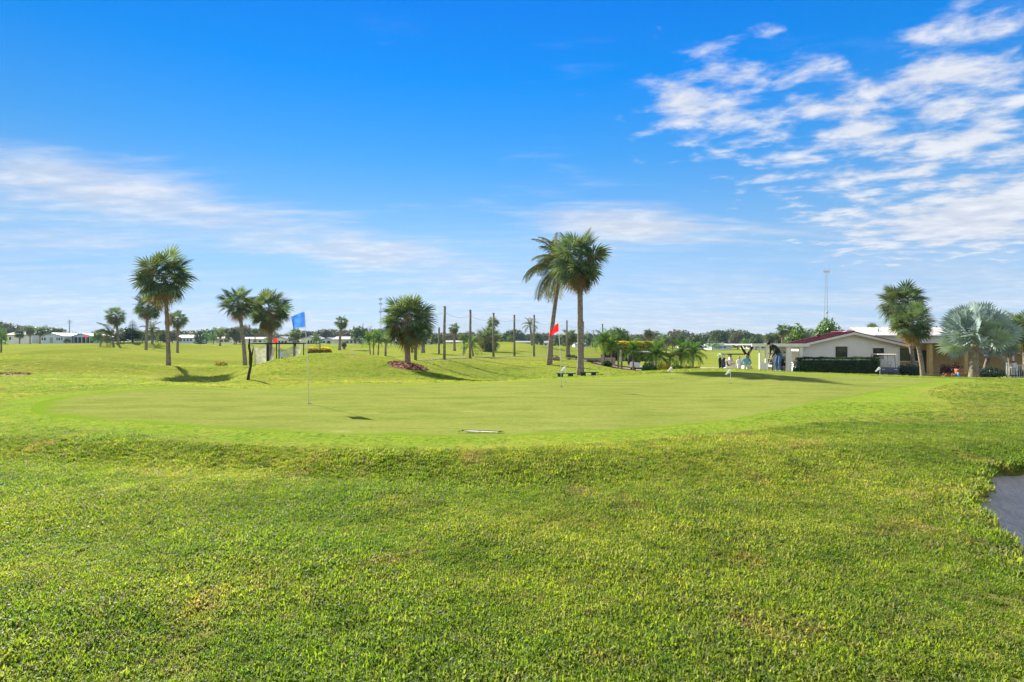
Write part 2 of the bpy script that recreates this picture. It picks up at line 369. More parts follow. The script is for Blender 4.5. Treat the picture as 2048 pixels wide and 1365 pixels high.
# ------------------------------------------------------------------ outlines of green and collar
GC = np.array((2.0, 16.2))
gout = catmull([(-10.9, 12.9), (-9.2, 11.3), (-6.7, 10.3), (-3.4, 9.25), (-.2, 8.9), (2.4, 9.75), (4.8, 11.3), (8.4, 14.6), (13.2, 18.9), (17.2, 22.2), (15.6, 23.3), (11.6, 24.2), (7.6, 23.6), (3.6, 22.8), (-2.4, 21.7), (-8.1, 19.8), (-11.0, 17.6), (-11.9, 15.0)], 10)
ga = np.arctan2(gout[:, 1] - GC[1], gout[:, 0] - GC[0]); gr = np.hypot(gout[:, 1] - GC[1], gout[:, 0] - GC[0]); o_ = np.argsort(ga); ga, gr = ga[o_], gr[o_]
ga = np.concatenate([ga - 2 * np.pi, ga, ga + 2 * np.pi]); gr = np.concatenate([gr] * 3)
def green_r(a): return np.interp(a, ga, gr)
def collar_w(a): return 1.15 + .12 * np.sin(5 * a) + np.where(np.sin(a) > 0, .1, 0) + 1.6 * np.exp(-((a + .35) / .35) ** 2)
def green_t(x, y):
    """metres outside the green's edge (negative inside) and outside the collar"""
    dx, dy = x - GC[0], y - GC[1]; a = np.arctan2(dy, dx); r = np.hypot(dx, dy); g = green_r(a)
    return r - g, r - g - collar_w(a)

# ------------------------------------------------------------------ ground sheet
def axis_y():
    y = [-60., -30, -15, -8, -4, -1, 1]
    while y[-1] < 12: y.append(y[-1] + .09)
    while y[-1] < 900: y.append(y[-1] + max(.12, .012 * y[-1]) * (1 if y[-1] < 100 else 2.5))
    return np.array(y)
def axis_x():
    x = [0.]
    while x[-1] < 9: x.append(x[-1] + .09)
    while x[-1] < 32: x.append(x[-1] + .3)
    while x[-1] < 900: x.append(x[-1] * 1.06)
    x = np.array(x); return np.concatenate([-x[:0:-1], x])
def sheet(name, V, faces, m, kind='structure', smooth=True):
    me = bpy.data.meshes.new(name); me.from_pydata(V.tolist(), [], faces); me.materials.append(m)
    if smooth: me.polygons.foreach_set('use_smooth', [True] * len(me.polygons))
    me.update(); return ob(name, me, kind=kind)
def build_ground():
    xs, ys = axis_x(), axis_y(); GX, GY = np.meshgrid(xs, ys); Z = height(GX, GY)
    _, co = green_t(GX, GY); Z = Z - .06 * sstep(-co / .3)
    s = bunker_s(GX, GY); Z = Z - sstep((s - .03) / .10) * (.34 + .40 * np.clip(s, 0, 2))
    nx, ny = len(xs), len(ys); V = np.stack([GX.ravel(), GY.ravel(), Z.ravel()], 1)
    i = (np.arange(ny - 1)[:, None] * nx + np.arange(nx - 1)[None]).ravel()
    go_ = sheet('ground', V, np.stack([i, i + 1, i + nx + 1, i + nx], 1).tolist(), grass_mat('turf_ground', 'ground'))
    th = np.clip(1 - (GY - 9) / 9, 0, 1) * (GY > 0) * sstep(co / .6); at_ = go_.data.attributes.new('thatch', 'FLOAT', 'POINT'); at_.data.foreach_set('value', th.ravel().astype(np.float32))
    # green and collar share their edge
    NA = 360; a = np.linspace(-np.pi, np.pi, NA, endpoint=False)
    def rings(ts, rf, name, m, center):
        P = []
        for t in ts: r = rf(t, a); P.append(np.stack([GC[0] + r * np.cos(a), GC[1] + r * np.sin(a)], 1))
        P = np.concatenate(P)
        if center: P = np.concatenate([P, GC[None]])
        V = np.column_stack([P, height(P[:, 0], P[:, 1])]); fs = []
        for k in range(len(ts) - 1):
            for j in range(NA): fs.append((k * NA + j, (k + 1) * NA + j, (k + 1) * NA + (j + 1) % NA, k * NA + (j + 1) % NA))
        if center: fs += [(len(V) - 1, j, (j + 1) % NA) for j in range(NA)]
        return sheet(name, V, fs, m)
    gp_ = rings(np.linspace(.06, 1, 80), lambda t, a: green_r(a) * t, 'putting_green', grass_mat('turf_green', 'green'), True)
    at_ = gp_.data.attributes.new('gt', 'FLOAT', 'POINT'); at_.data.foreach_set('value', np.append(np.repeat(np.linspace(.06, 1, 80), NA), 0).astype(np.float32))
    co_ = rings(np.linspace(0, 1, 10), lambda t, a: green_r(a) + collar_w(a) * t, 'green_collar', grass_mat('turf_collar', 'collar'), False)
    at_ = co_.data.attributes.new('ct', 'FLOAT', 'POINT'); at_.data.foreach_set('value', np.repeat(np.linspace(0, 1, 10), NA).astype(np.float32))
    # bunker sand
    m = mat('sand', (.36, .345, .32), rough=.95, var=.10, scale=3, spec=.1)
    x = NX(m.node_tree); P = x.n('ShaderNodeTexCoord').outputs['Object']
    mp = x.n('ShaderNodeMapping'); m.node_tree.links.new(P, mp.inputs[0]); mp.inputs['Rotation'].default_value = (0, 0, R(38)); mp.inputs['Scale'].default_value = (15, 5, 5)
    bn = x.n('ShaderNodeBump'); bn.inputs['Strength'].default_value = 1.0; bn.inputs['Distance'].default_value = .06
    m.node_tree.links.new(x.noise(mp.outputs[0], 1.0, 4, .6, .6), bn.inputs['Height']); m.node_tree.links.new(bn.outputs[0], m.node_tree.nodes['Principled BSDF'].inputs['Normal'])
    a = np.linspace(-np.pi, np.pi, 200, endpoint=False); ts = np.linspace(.03, 1.0, 40); P = []
    for t in ts:
        r = bunker_r(a) * t; P.append(np.stack([BC[0] + r * np.cos(a), BC[1] + r * np.sin(a)], 1))
    P = np.concatenate(P); s = np.maximum(bunker_s(P[:, 0], P[:, 1]), 0)
    base = height(P[:, 0], P[:, 1]); z = base - .10 - .27 * s - .04 * s * s + .02 * s ** 3 + .012 * np.sin(P[:, 0] * 9 + P[:, 1] * 4) * np.clip(s * 3, 0, 1)
    z = np.minimum(z, base - .08); V = np.column_stack([P, z])
    fs = [(k * 200 + j, (k + 1) * 200 + j, (k + 1) * 200 + (j + 1) % 200, k * 200 + (j + 1) % 200) for k in range(39) for j in range(200)]
    sheet('bunker_sand', V, fs, m)
build_ground()

def ribbon(name, pts, w, m, dz=.02):
    P = np.array(pts, float); t = np.linspace(0, len(P) - 1, 40); x = np.interp(t, range(len(P)), P[:, 0]); y = np.interp(t, range(len(P)), P[:, 1])
    tx, ty = np.gradient(x), np.gradient(y); L = np.hypot(tx, ty); nx, ny = -ty / L, tx / L; rows = []
    for k in np.linspace(-.5, .5, 5):
        X_, Y_ = x + nx * w * k, y + ny * w * k; rows.append(np.stack([X_, Y_, height(X_, Y_) + dz], 1))
    V = np.concatenate(rows); fs = [(r * 40 + i, r * 40 + i + 1, (r + 1) * 40 + i + 1, (r + 1) * 40 + i) for r in range(4) for i in range(39)]
    n = len(V); lo = V.copy(); lo[:, 2] -= .2; V = np.concatenate([V, lo])   # sides
    for r0 in (0, 160): fs += [(r0 + i, r0 + i + 1, n + r0 + i + 1, n + r0 + i) for i in range(39)]
    return sheet(name, V, fs, m)
concrete = mat('path_concrete', (.42, .35, .29), rough=.9, var=.12, scale=2, bump=.2)
asphalt = mat('lot_pavement', (.21, .17, .145), rough=.9, var=.12, scale=1.5, bump=.2)
ribbon('cart_path', [(PX(205, 98), 98), (PX(260, 100), 100), (PX(330, 104), 104), (PX(420, 125), 125)], 3.0, concrete, .06)
ribbon('cart_path', [(PX(1290, 56), 56), (PX(1380, 58), 58), (PX(1460, 57), 57), (PX(1540, 50), 50)], 2.6, concrete, .05)
ribbon('parking_pad', [(PX(1165, 56), 56), (PX(1230, 54), 54), (PX(1300, 53.5), 53.5), (PX(1390, 53), 53)], 6.5, asphalt, .06)

# ------------------------------------------------------------------ grass blades near the camera
def build_grass():
    rnd = random.Random(5); blade = grass_mat('grass_blade', 'blade')
    protos = bpy.data.collections.new('grass_protos')
    for k in range(7):
        V = []; nb = 32
        for i in range(nb):
            a = rnd.uniform(0, 6.283); r = .065 * math.sqrt(rnd.random()); bx, by = r * math.cos(a), r * math.sin(a)
            hd = rnd.uniform(0, 6.283); L = rnd.uniform(.016, .040); w = rnd.uniform(.0022, .0048); lean = rnd.uniform(.25, 1.35)
            dx, dy = math.cos(hd), math.sin(hd); sx, sy = -dy * w, dx * w
            h1, o1 = L * .55 * math.cos(lean * .6), L * .55 * math.sin(lean * .6); h2, o2 = h1 + L * .45 * math.cos(lean * 1.3), o1 + L * .45 * math.sin(lean * 1.3)
            b = Vector((bx, by, -.004)); m_ = Vector((bx + dx * o1, by + dy * o1, h1)); t = Vector((bx + dx * o2, by + dy * o2, h2)); s = Vector((sx, sy, 0))
            V.append([b - s * .8, b + s * .8, m_ + s, m_ - s]); V.append([m_ - s, m_ + s, t + s * .15, t - s * .15])
        me = quads_mesh('grass_tuft', np.array([[tuple(p) for p in q] for q in V]), blade)
        protos.objects.link(bpy.data.objects.new('grass_tuft', me))
    rng = np.random.default_rng(3); pts = []
    def scatter(n, D0, D1, fn):
        D = np.sqrt(rng.uniform(D0 * D0, D1 * D1, n)); px = rng.uniform(-260, 2310, n); x = (px - CX) * D / F + rng.uniform(-2.5, 2.5, n); fn(x, D)
    out = []
    def rough(x, y):
        g, c = green_t(x, y); s = bunker_s(x, y)
        keep = (c > -.05 + .1 * rng.standard_normal(len(x)) * .5) & (s < .03)
        x, y, s = x[keep], y[keep], s[keep]
        sc_ = rng.uniform(.75, 1.25, len(x)); n1 = np.sin(x * 2.1 + 1.7 * np.sin(y * 1.3)) * np.sin(y * 1.9 + 1.1 * np.sin(x * .8))
        sc_ *= 1 + .30 * n1; sc_ *= np.clip(1.25 - y / 26, .45, 1.0); sc_ *= 1 + .9 * np.exp(-((s + .04) / .10) ** 2)
        out.append(np.stack([x, y, height(x, y) - np.where(s > -.05, .01, 0), sc_], 1))
    def collar(x, y):
        g, c = green_t(x, y); keep = (c < .0) & (g > .02 + .06 * rng.standard_normal(len(x))); x, y = x[keep], y[keep]
        out.append(np.stack([x, y, height(x, y) - .004, rng.uniform(.35, .6, len(x))], 1))
    scatter(104000, 1.4, 10.5, rough); scatter(28000, 10.5, 19, rough); scatter(34000, 7.5, 14, collar)
    def fair(x, y):
        g, c = green_t(x, y); keep = (c > .15) & (rng.random(len(x)) < np.clip((46 - y) / 22, 0, 1)); x, y = x[keep], y[keep]
        nz = np.sin(x * 1.1 + 1.7 * np.sin(y * .8)) * np.sin(y * 1.0 + 1.1 * np.sin(x * .6)); out.append(np.stack([x, y, height(x, y) - .012, rng.uniform(.9, 1.7, len(x)) * (1 + .3 * nz)], 1))
    scatter(72000, 18, 46, fair)
    q = rng.uniform(0, 1, 220); x, y = PX(962, 9.35) - .36 + .72 * q + rng.normal(0, .02, 220), 9.35 + .045 - .10 * q + rng.normal(0, .035, 220) + np.where(rng.random(220) < .45, -.075, .05); out.append(np.stack([x, y, height(x, y) - .004, rng.uniform(.4, .8, 220)], 1))
    # long runners hanging over the bunker lip
    a = rng.uniform(.8, 4.2, 1500); r = bunker_r(a) + rng.normal(.02, .06, 1500)
    x, y = BC[0] + r * np.cos(a), BC[1] + r * np.sin(a); out.append(np.stack([x, y, height(x, y) - .02, rng.uniform(.8, 1.5, 1500)], 1))
    P = np.concatenate(out); n = len(P)
    me = bpy.data.meshes.new('grass'); me.vertices.add(n); me.vertices.foreach_set('co', P[:, :3].astype(np.float32).ravel())
    at_ = me.attributes.new('gs', 'FLOAT', 'POINT'); at_.data.foreach_set('value', P[:, 3].astype(np.float32))
    ro = me.attributes.new('gr', 'FLOAT_VECTOR', 'POINT'); rv = np.zeros((n, 3), np.float32); rv[:, 2] = rng.uniform(0, 6.283, n); rv[:, :2] = rng.normal(0, .12, (n, 2)); ro.data.foreach_set('vector', rv.ravel())
    ix = me.attributes.new('gi', 'INT', 'POINT'); ix.data.foreach_set('value', rng.integers(0, 7, n).astype(np.int32))
    o = ob('grass', me, kind='stuff'); o['label'] = 'short rough grass of green and straw blades in front of the putting green'; o['category'] = 'grass'
    ng = bpy.data.node_groups.new('grass_scatter', 'GeometryNodeTree')
    ng.interface.new_socket('Geometry', in_out='INPUT', socket_type='NodeSocketGeometry'); ng.interface.new_socket('Geometry', in_out='OUTPUT', socket_type='NodeSocketGeometry')
    N = ng.nodes.new; gi, go, ins, ci = N('NodeGroupInput'), N('NodeGroupOutput'), N('GeometryNodeInstanceOnPoints'), N('GeometryNodeCollectionInfo')
    ci.inputs['Collection'].default_value = protos; ci.inputs['Separate Children'].default_value = True; ci.inputs['Reset Children'].default_value = True
    def attr(nm, t): q = N('GeometryNodeInputNamedAttribute'); q.data_type = t; q.inputs[0].default_value = nm; return q.outputs[0]
    L = ng.links.new; L(gi.outputs[0], ins.inputs['Points']); L(ci.outputs[0], ins.inputs['Instance']); ins.inputs['Pick Instance'].default_value = True
    L(attr('gi', 'INT'), ins.inputs['Instance Index']); L(attr('gr', 'FLOAT_VECTOR'), ins.inputs['Rotation']); L(attr('gs', 'FLOAT'), ins.inputs['Scale']); L(ins.outputs[0], go.inputs[0])
    md = o.modifiers.new('scatter', 'NODES'); md.node_group = ng
build_grass()
# ------------------------------------------------------------------ vegetation: materials
M_frond = mat('palm_frond', (.105, .150, .080), rough=.7, spec=.0, var=.40, scale=3, transl=.30, tcol=(1.4, 1.4, .65), rnd=.5)
M_bism = mat('silver_frond', (.26, .34, .33), rough=.55, spec=.2, var=.25, scale=3, transl=.22, tcol=(1.1, 1.1, .8), rnd=.4)
M_dead = mat('dry_frond', (.27, .18, .095), rough=.8, var=.35, scale=4, transl=.30, tcol=(1.3, 1.0, .6), rnd=.5)
M_yfrond = mat('yellowing_frond', (.24, .21, .05), rough=.6, var=.3, scale=3, transl=.4, tcol=(1.4, 1.2, .4), rnd=.4)
M_feather = mat('feather_frond', (.075, .16, .030), spec=.05, rough=.6, var=.3, scale=3, transl=.42, tcol=(1.5, 1.4, .5), rnd=.4)
M_feather2 = mat('dull_feather_frond', (.10, .12, .045), spec=.0, rough=.7, var=.35, scale=3, transl=.35, tcol=(1.4, 1.2, .5), rnd=.4)
M_trunk = mat('palm_trunk', (.215, .175, .14), rough=.95, var=.40, scale=7, bump=.9, bscale=18)
M_boot = mat('palm_boot', (.30, .25, .20), rough=.9, var=.35, scale=9, bump=.5, rnd=.3)
M_bark = mat('tree_bark', (.13, .105, .085), rough=.95, var=.3, scale=8, bump=.6)
M_leaf = [mat('oak_leaf', (.066, .105, .036), rough=.6, var=.4, scale=.8, transl=.28, rnd=.25),
          mat('bright_leaf', (.095, .190, .034), rough=.5, var=.4, scale=.9, transl=.32, rnd=.2),
          mat('dull_leaf', (.115, .115, .064), rough=.7, var=.35, scale=.6, transl=.22, rnd=.25)]
M_bare = mat('bare_twig', (.19, .16, .14), rough=.9, var=.3, scale=2, rnd=.2)
M_needle = mat('pine_needle', (.040, .075, .035), rough=.6, var=.35, scale=2, transl=.2, rnd=.2)
M_hedge = mat('hedge_leaf', (.036, .075, .018), spec=.05, rough=.6, var=.45, scale=3, transl=.25)
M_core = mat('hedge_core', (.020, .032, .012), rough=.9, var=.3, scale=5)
M_croton = mat('croton_leaf', (.62, .50, .04), rough=.6, var=.25, scale=5, transl=.55, c2=(.30, .30, .03))
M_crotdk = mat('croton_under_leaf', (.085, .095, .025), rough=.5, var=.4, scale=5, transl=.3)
M_mulch = mat('red_mulch', (.19, .062, .032), rough=.95, var=.4, scale=14, bump=.8, bscale=30)

rnd = random.Random(11)
# ---- frond prototypes (length 1 along +X, leaf upper side +Z)
def fan_frond(seed, nseg=24, span=125, pet=.42, droop=.30, fold=.10, split=.42, narrow=1.0):
    r = random.Random(seed); b = MB()
    b.tube([(0, 0, 0), (pet * .5, 0, .012), (pet, 0, 0)], [.014, .010, .008], 4, cap=False)
    da = 2 * span / (nseg - 1)
    for i in range(nseg):
        th = R(-span + da * i + r.uniform(-2, 2)); c, s = math.cos(th), math.sin(th)
        L = (1 - pet) * (.72 + .28 * math.cos(th * .75)) * r.uniform(.92, 1.06)
        c0 = Vector((pet + .10 * max(0, c), 0, -.02 * max(0, c)))
        d = Vector((c, s, 0)); n = Vector((-s, c, 0)); f = fold * (1 if i % 2 else -1) * .15
        def pt(q, w):
            p = c0 + d * (L * q); z = abs(s) * fold * q * L * 2 - droop * L * (q ** 2.2) * (1 + r.uniform(-.1, .2)); return [p + n * w + Vector((0, 0, z + f * L * .3)), p - n * w + Vector((0, 0, z))]
        wm = L * split * math.tan(R(da) / 2) * 1.15 * narrow
        A = pt(split, wm); B = pt(.76, wm * .62); T = pt(1.0, .0015)
        b.add([c0, A[1], A[0], B[1], B[0], T[0]], [(0, 1, 2), (1, 3, 4, 2), (3, 5, 4)])
    return b
def silver_frond(seed, nseg, span, droop):
    f = fan_frond(seed, nseg, span, .0, droop, .20, .62); b = MB(); b.tube([(0, 0, 0), (.28, 0, .015), (.54, 0, 0)], [.020, .015, .012], 5, cap=False)
    M = Matrix.Translation((.54, 0, 0)) @ Matrix.Rotation(R(-28), 4, 'Y') @ Matrix.Scale(.48, 4); n0 = 12
    b.add([M @ Vector(q) for q in f.v[n0:]], [tuple(i - n0 for i in g) for g in f.f if min(g) >= n0]); return b
def feather_frond(seed, arc, n=26, leaf=.26, hang=.5, w=.011):
    """arc: list of elevation angles along the rachis"""
    r = random.Random(seed); b = MB(); p = Vector((0, 0, 0)); P = [p.copy()]; K = 14
    for k in range(K):
        e = R(np.interp(k / (K - 1), np.linspace(0, 1, len(arc)), arc)); p = p + Vector((math.cos(e), 0, math.sin(e))) / K; P.append(p.copy())
    b.tube(P, [.014 * (1 - .8 * k / K) for k in range(K + 1)], 4, cap=False)
    for i in range(n):
        t = .14 + .85 * i / (n - 1); q = t * K; k = min(int(q), K - 1); base = P[k].lerp(P[k + 1], q - k); tan = (P[k + 1] - P[k]).normalized()
        ll = leaf * math.sin(math.pi * (.18 + .72 * t)) * r.uniform(.85, 1.1)
        for sgn in (-1, 1):
            d = (tan * .55 + Vector((0, sgn * .85, .12))).normalized(); tip = base + d * ll + Vector((0, 0, -hang * ll * r.uniform(.7, 1.2))); mid = base + d * ll * .5 + Vector((0, 0, -.05 * ll))
            n_ = tan * w
            b.add([base, mid - n_, mid + n_, tip], [(0, 1, 2), (1, 3, 2)])
    return b
FAN = [fan_frond(s, 19, sp, .46, dr, fo, .46).mesh('fan_frond', M_frond, fix=False) for s, sp, dr, fo in ((1, 118, .22, .10), (2, 125, .34, .05), (3, 110, .48, .02), (4, 130, .30, .16))]
FAN_DEAD = [fan_frond(s, 18, 75, .36, .75, -.15, .35, .8).mesh('dry_fan_frond', M_dead, fix=False) for s in (5, 6)]
FAN_Y = [fan_frond(s, 22, 110, .38, .5, 0).mesh('yellow_fan_frond', M_yfrond, fix=False) for s in (7,)]
FAN_B = [silver_frond(s, 28, sp, dr).mesh('silver_fan_frond', M_bism, fix=False) for s, sp, dr in ((8, 150, .10), (9, 155, .16), (10, 145, .22))]
def feathers(m, leaf, hang, w=.012, n=26): return [feather_frond(20 + i, a, n, leaf, hang, w).mesh('feather_leaf', m, fix=False) for i, a in enumerate(([80, 70, 45, 10], [58, 35, -5, -45], [30, 5, -35, -70], [0, -35, -65, -80]))]
FE_Q = feathers(M_feather2, .27, .5, .014); FE_G = feathers(M_feather, .30, .35, .018, 22); FE_P = feathers(M_feather, .22, .25, .012, 26)

def trunk_mesh(h, r0, r1, bend=(0, 0), flare=1.35, rings=14, seed=0):
    r = random.Random(seed); P = []; W = []
    for k in range(rings + 1):
        t = k / rings; P.append((bend[0] * (t ** 1.6), bend[1] * (t ** 1.6), h * t - (.25 if k == 0 else 0)))
        w = r0 + (r1 - r0) * t + (flare - 1) * r0 * math.exp(-t * h / .22); W.append(w * r.uniform(.95, 1.06))
    return MB().tube(P, W, 12).mesh('trunk', M_trunk, smooth=True, fix=False)

def crown_dirs(n, rg, top=80, low=-52, pw=.9):
    out = []
    for i in range(n):
        t = (i + .5) / n; out.append((R((i * 137.508 + rg.uniform(-14, 14)) % 360), math.asin(max(-1, min(1, math.sin(R(top)) + (math.sin(R(low)) - math.sin(R(top))) * t ** pw))) + R(rg.uniform(-9, 9)), t))
    return out
def fan_palm(label, px, D, top_y, crown_w, pxb=None, n=46, group=None, cat='palm tree', dead=7, yellow=0, style='sabal', r0=.16, bh=None, low=-52, seed=0, boots=0, base_px_y=None, squash=1.0, pwr=.85):
    rg = random.Random(seed * 7 + int(px)); base = at(pxb or px, D); Rc = crown_w * .5 * D / F; ztop = PZ(top_y, D)
    hub = ztop - base.z - Rc * .93 * squash; bend = (PX(px, D) - base.x, rg.uniform(-.2, .2))
    t = thing('bismarck_palm' if style == 'bism' else 'cabbage_palm', label, cat, base, 0, group)
    ob('trunk', trunk_mesh(hub, r0, r0 * .78, bend, seed=seed), t)
    c = Vector((bend[0], bend[1], hub))
    for az, e, q in crown_dirs(n, rg, low=low, pw=pwr):
        L = Rc * rg.uniform(.86, 1.08) * (1.0 if e > 0 else .95) * (1 - (1 - squash) * max(0, math.sin(e)))
        me = FAN_B[rg.randrange(3)] if style == 'bism' else FAN[(0 if q < .25 else rg.choice((0, 1, 1, 2, 3)))]
        rot = Matrix.Rotation(az, 4, 'Z') @ Matrix.Rotation(-e, 4, 'Y') @ Matrix.Rotation(rg.uniform(-1.1, 1.1) * (1.45 if style == 'bism' else 1), 4, 'X')
        o = ob('frond', me, t, c + Vector((0, 0, -q * .18 * Rc)), rot.to_euler(), (L, L, L)); 
    for k in range(dead + yellow):
        az = rg.uniform(0, 6.283); e = R(rg.uniform(-82, -48)); L = Rc * rg.uniform(.7, .95)
        rot = Matrix.Rotation(az, 4, 'Z') @ Matrix.Rotation(-e, 4, 'Y') @ Matrix.Rotation(rg.uniform(-.5, .5), 4, 'X')
        ob('frond', (FAN_DEAD[k % 2] if k < dead else FAN_Y[0]), t, c + Vector((0, 0, -.22 * Rc)), rot.to_euler(), L, label='dry brown frond' if k < dead else 'yellowing frond')
    for k in range(3 if dead else 0):
        rot = Matrix.Rotation(rg.uniform(0, 6.283), 4, 'Z') @ Matrix.Rotation(-R(rg.uniform(-30, 25)), 4, 'Y') @ Matrix.Rotation(rg.uniform(-.8, .8), 4, 'X'); ob('frond', FAN_DEAD[k % 2], t, c, rot.to_euler(), Rc * rg.uniform(.7, .9), label='dry brown frond')
    if boots:
        bm_ = MB().prism([(-.05, 0), (.05, 0), (.028, .30), (-.028, .30)], 'y', 0, .035).mesh('boot', M_boot)
        for k in range(boots):
            q = k / boots; a = k * 2.399; rr = r0 * (.80 + .12 * (1 - q)); z = hub * .52 + (hub * .45) * q
            ob('boot', bm_, t, (bend[0] * (z / hub) ** 1.6 + rr * math.cos(a), bend[1] + rr * math.sin(a), z), (R(-26), R(rg.uniform(-20, 20)), a - math.pi / 2))
    return t
def feather_palm(name, label, px, D, top_y, R_px, pxb=None, n=14, protos=None, r0=.07, group=None, seed=0, azs=None, base=None, cat='palm tree', spread=None, hub_h=None):
    rg = random.Random(seed * 13 + int(px)); base = base or at(pxb or px, D); Rc = R_px * D / F
    hub = hub_h if hub_h is not None else PZ(top_y, D) - base.z - Rc * .72; hub = max(hub, .25); bend = (PX(px, D) - base.x, 0)
    t = thing(name, label, cat, base, 0, group); ob('trunk', trunk_mesh(hub, r0, r0 * .7, bend, 1.3, 12, seed), t)
    for i in range(n):
        q = (i + .5) / n; az = (azs[0] + (azs[1] - azs[0]) * rg.random()) if azs and rg.random() < .75 else R((i * 137.5 + rg.uniform(-15, 15)) % 360)
        me = protos[min(3, int(q * 4 * .98))]
        ob('frond', me, t, (bend[0], bend[1], hub), (R(rg.uniform(-14, 14)), R(rg.uniform(-8, 8)), az), Rc * rg.uniform(.9, 1.12))
    return t

# ---- leaf clouds
def leaf_cloud(seed, blobs, n, size, mats, flat=.35, shell=.55, mi=None):
    g = np.random.default_rng(seed); bl = np.array(blobs, float); w = (bl[:, 3] * bl[:, 4]) ** 1.0; k = g.choice(len(bl), n, p=w / w.sum())
    d = g.normal(size=(n, 3)); d /= np.linalg.norm(d, axis=1)[:, None]; rad = shell + (1 - shell) * g.random(n) ** .7; rad *= g.uniform(.88, 1.10, n)
    c = bl[k, :3] + d * rad[:, None] * bl[k][:, [3, 3, 4]]
    nn = d + g.normal(size=(n, 3)) * .8 + np.array((0, 0, .35)); nn /= np.linalg.norm(nn, axis=1)[:, None]
    u = np.cross(nn, g.normal(size=(n, 3))); u /= np.linalg.norm(u, axis=1)[:, None]; v = np.cross(nn, u); s = size * g.uniform(.6, 1.3, n)
    u *= s[:, None]; v *= (s * g.uniform(.5, .9, n))[:, None]
    V = np.stack([c - u, c - v * .8 + u * .2, c + u, c + v * .8 - u * .1], 1)
    return V
def dome_blobs(seed, nb=16, w=1.0, h=.8, r=.30):
    g = random.Random(seed); out = []
    for i in range(nb):
        a = i * 2.4 + g.uniform(-.4, .4); q = (i + .5) / nb; rr = math.sqrt(q) * (w - r * .7) * g.uniform(.8, 1.05); z = h * (1 - .75 * q ** 1.1) * g.uniform(.8, 1.1)
        k = r * g.uniform(.75, 1.25); out.append((rr * math.cos(a), rr * math.sin(a), z, k, k * .72))
    return out
CROWNS = {}
def crown_proto(kind, seed, n=1100):
    key = (kind, seed)
    if key not in CROWNS:
        if kind == 3:   # nearly leafless
            b = MB(); g = random.Random(seed)
            for i in range(26):
                a = g.uniform(0, 6.28); e = g.uniform(.3, 1.3); L = g.uniform(.6, 1.0); p = Vector((0, 0, .1)); d = Vector((math.cos(a) * math.cos(e), math.sin(a) * math.cos(e), math.sin(e)))
                q = p + d * L * .6; b.tube([p, q, p + d * L + Vector((g.uniform(-.1, .1), g.uniform(-.1, .1), 0))], [.022, .014, .004], 4, cap=False)
                for j in range(4):
                    s = p + d * L * g.uniform(.4, .9); b.tube([s, s + (d + Vector((g.uniform(-1, 1), g.uniform(-1, 1), g.uniform(-.3, .8)))).normalized() * .3], [.010, .003], 3, cap=False)
            me = b.mesh('bare_crown', M_bare, fix=False)
        else:
            V = leaf_cloud(seed, dome_blobs(seed, 15 + seed % 5, 1.0, .85, .34), n, .075 if kind != 1 else .06, None); me = quads_mesh('leaf_crown', V, M_leaf[kind])
        CROWNS[key] = me
    return CROWNS[key]
def tree(label, px, D, top_y, w_px, kind=0, seed=0, name='broadleaf_tree', group=None, crown_frac=.72, n=1100, cat='tree', limbs=5, base_z=None):
    rg = random.Random(seed + int(px)); base = at(px, D); Ht = max(1.0, PZ(top_y, D) - base.z); W = w_px * .5 * D / F; ch = Ht * crown_frac
    t = thing(name, label, cat, base, 0, group); b = MB(); th = Ht - ch * .75
    b.tube([(0, 0, -.3), (.02 * W, 0, th * .5), (0, 0, th), (.05, 0, th + ch * .3)], [.07 * Ht * .5, .05 * Ht * .5, .045 * Ht * .5, .01], 7)
    for k in range(limbs):
        a = k * 2.4 + rg.random(); b.tube([(0, 0, th * .85), (W * .3 * math.cos(a), W * .3 * math.sin(a), th + ch * .2), (W * .62 * math.cos(a), W * .62 * math.sin(a), th + ch * rg.uniform(.3, .5))], [.025 * Ht * .6, .016 * Ht * .6, .004], 5, cap=False)
    ob('trunk', b.mesh('trunk', M_bark, fix=False), t)
    ob('crown', crown_proto(kind, seed, n), t, (0, 0, Ht - ch), (0, 0, rg.uniform(0, 6.28)), (W, W, ch * .92))
    return t
def far_fan(label, px, D, top_y, w_px, group=None, seed=0, shaggy=False, pxb=None):
    """distant cabbage palm: crown is one part"""
    rg = random.Random(seed + int(px)); base = at(pxb or px, D); Rc = w_px * .5 * D / F; hub = max(.8, PZ(top_y, D) - base.z - Rc * .9)
    key = ('far_fan', seed % 3, shaggy)
    if key not in CROWNS:
        b = MB(); g = random.Random(seed % 3); src = [fan_frond(s, 13, 115, .35, d, .1, .5, 1.0) for s, d in ((1, .25), (2, .45))]
        for az, e, q in crown_dirs(30, g, low=-75 if shaggy else -50):
            M = Matrix.Rotation(az, 4, 'Z') @ Matrix.Rotation(-e, 4, 'Y') @ Matrix.Rotation(g.uniform(-.5, .5), 4, 'X'); s_ = src[0 if q < .4 else 1]; L = g.uniform(.9, 1.08)
            b.add([M @ (Vector(v) * L) + Vector((0, 0, -.25 * q)) for v in s_.v], s_.f, 1 if (q > .86) else 0)
        CROWNS[key] = b.mesh('fan_crown', [M_frond, M_dead], fix=False)
    t = thing('cabbage_palm', label, 'palm tree', base, 0, group); ob('trunk', trunk_mesh(hub, .17, .13, (PX(px, D) - base.x, 0), 1.2, 6, seed), t)
    ob('crown', CROWNS[key], t, (PX(px, D) - base.x, 0, hub), (0, 0, rg.uniform(0, 6.28)), Rc * 1.02)
    return t
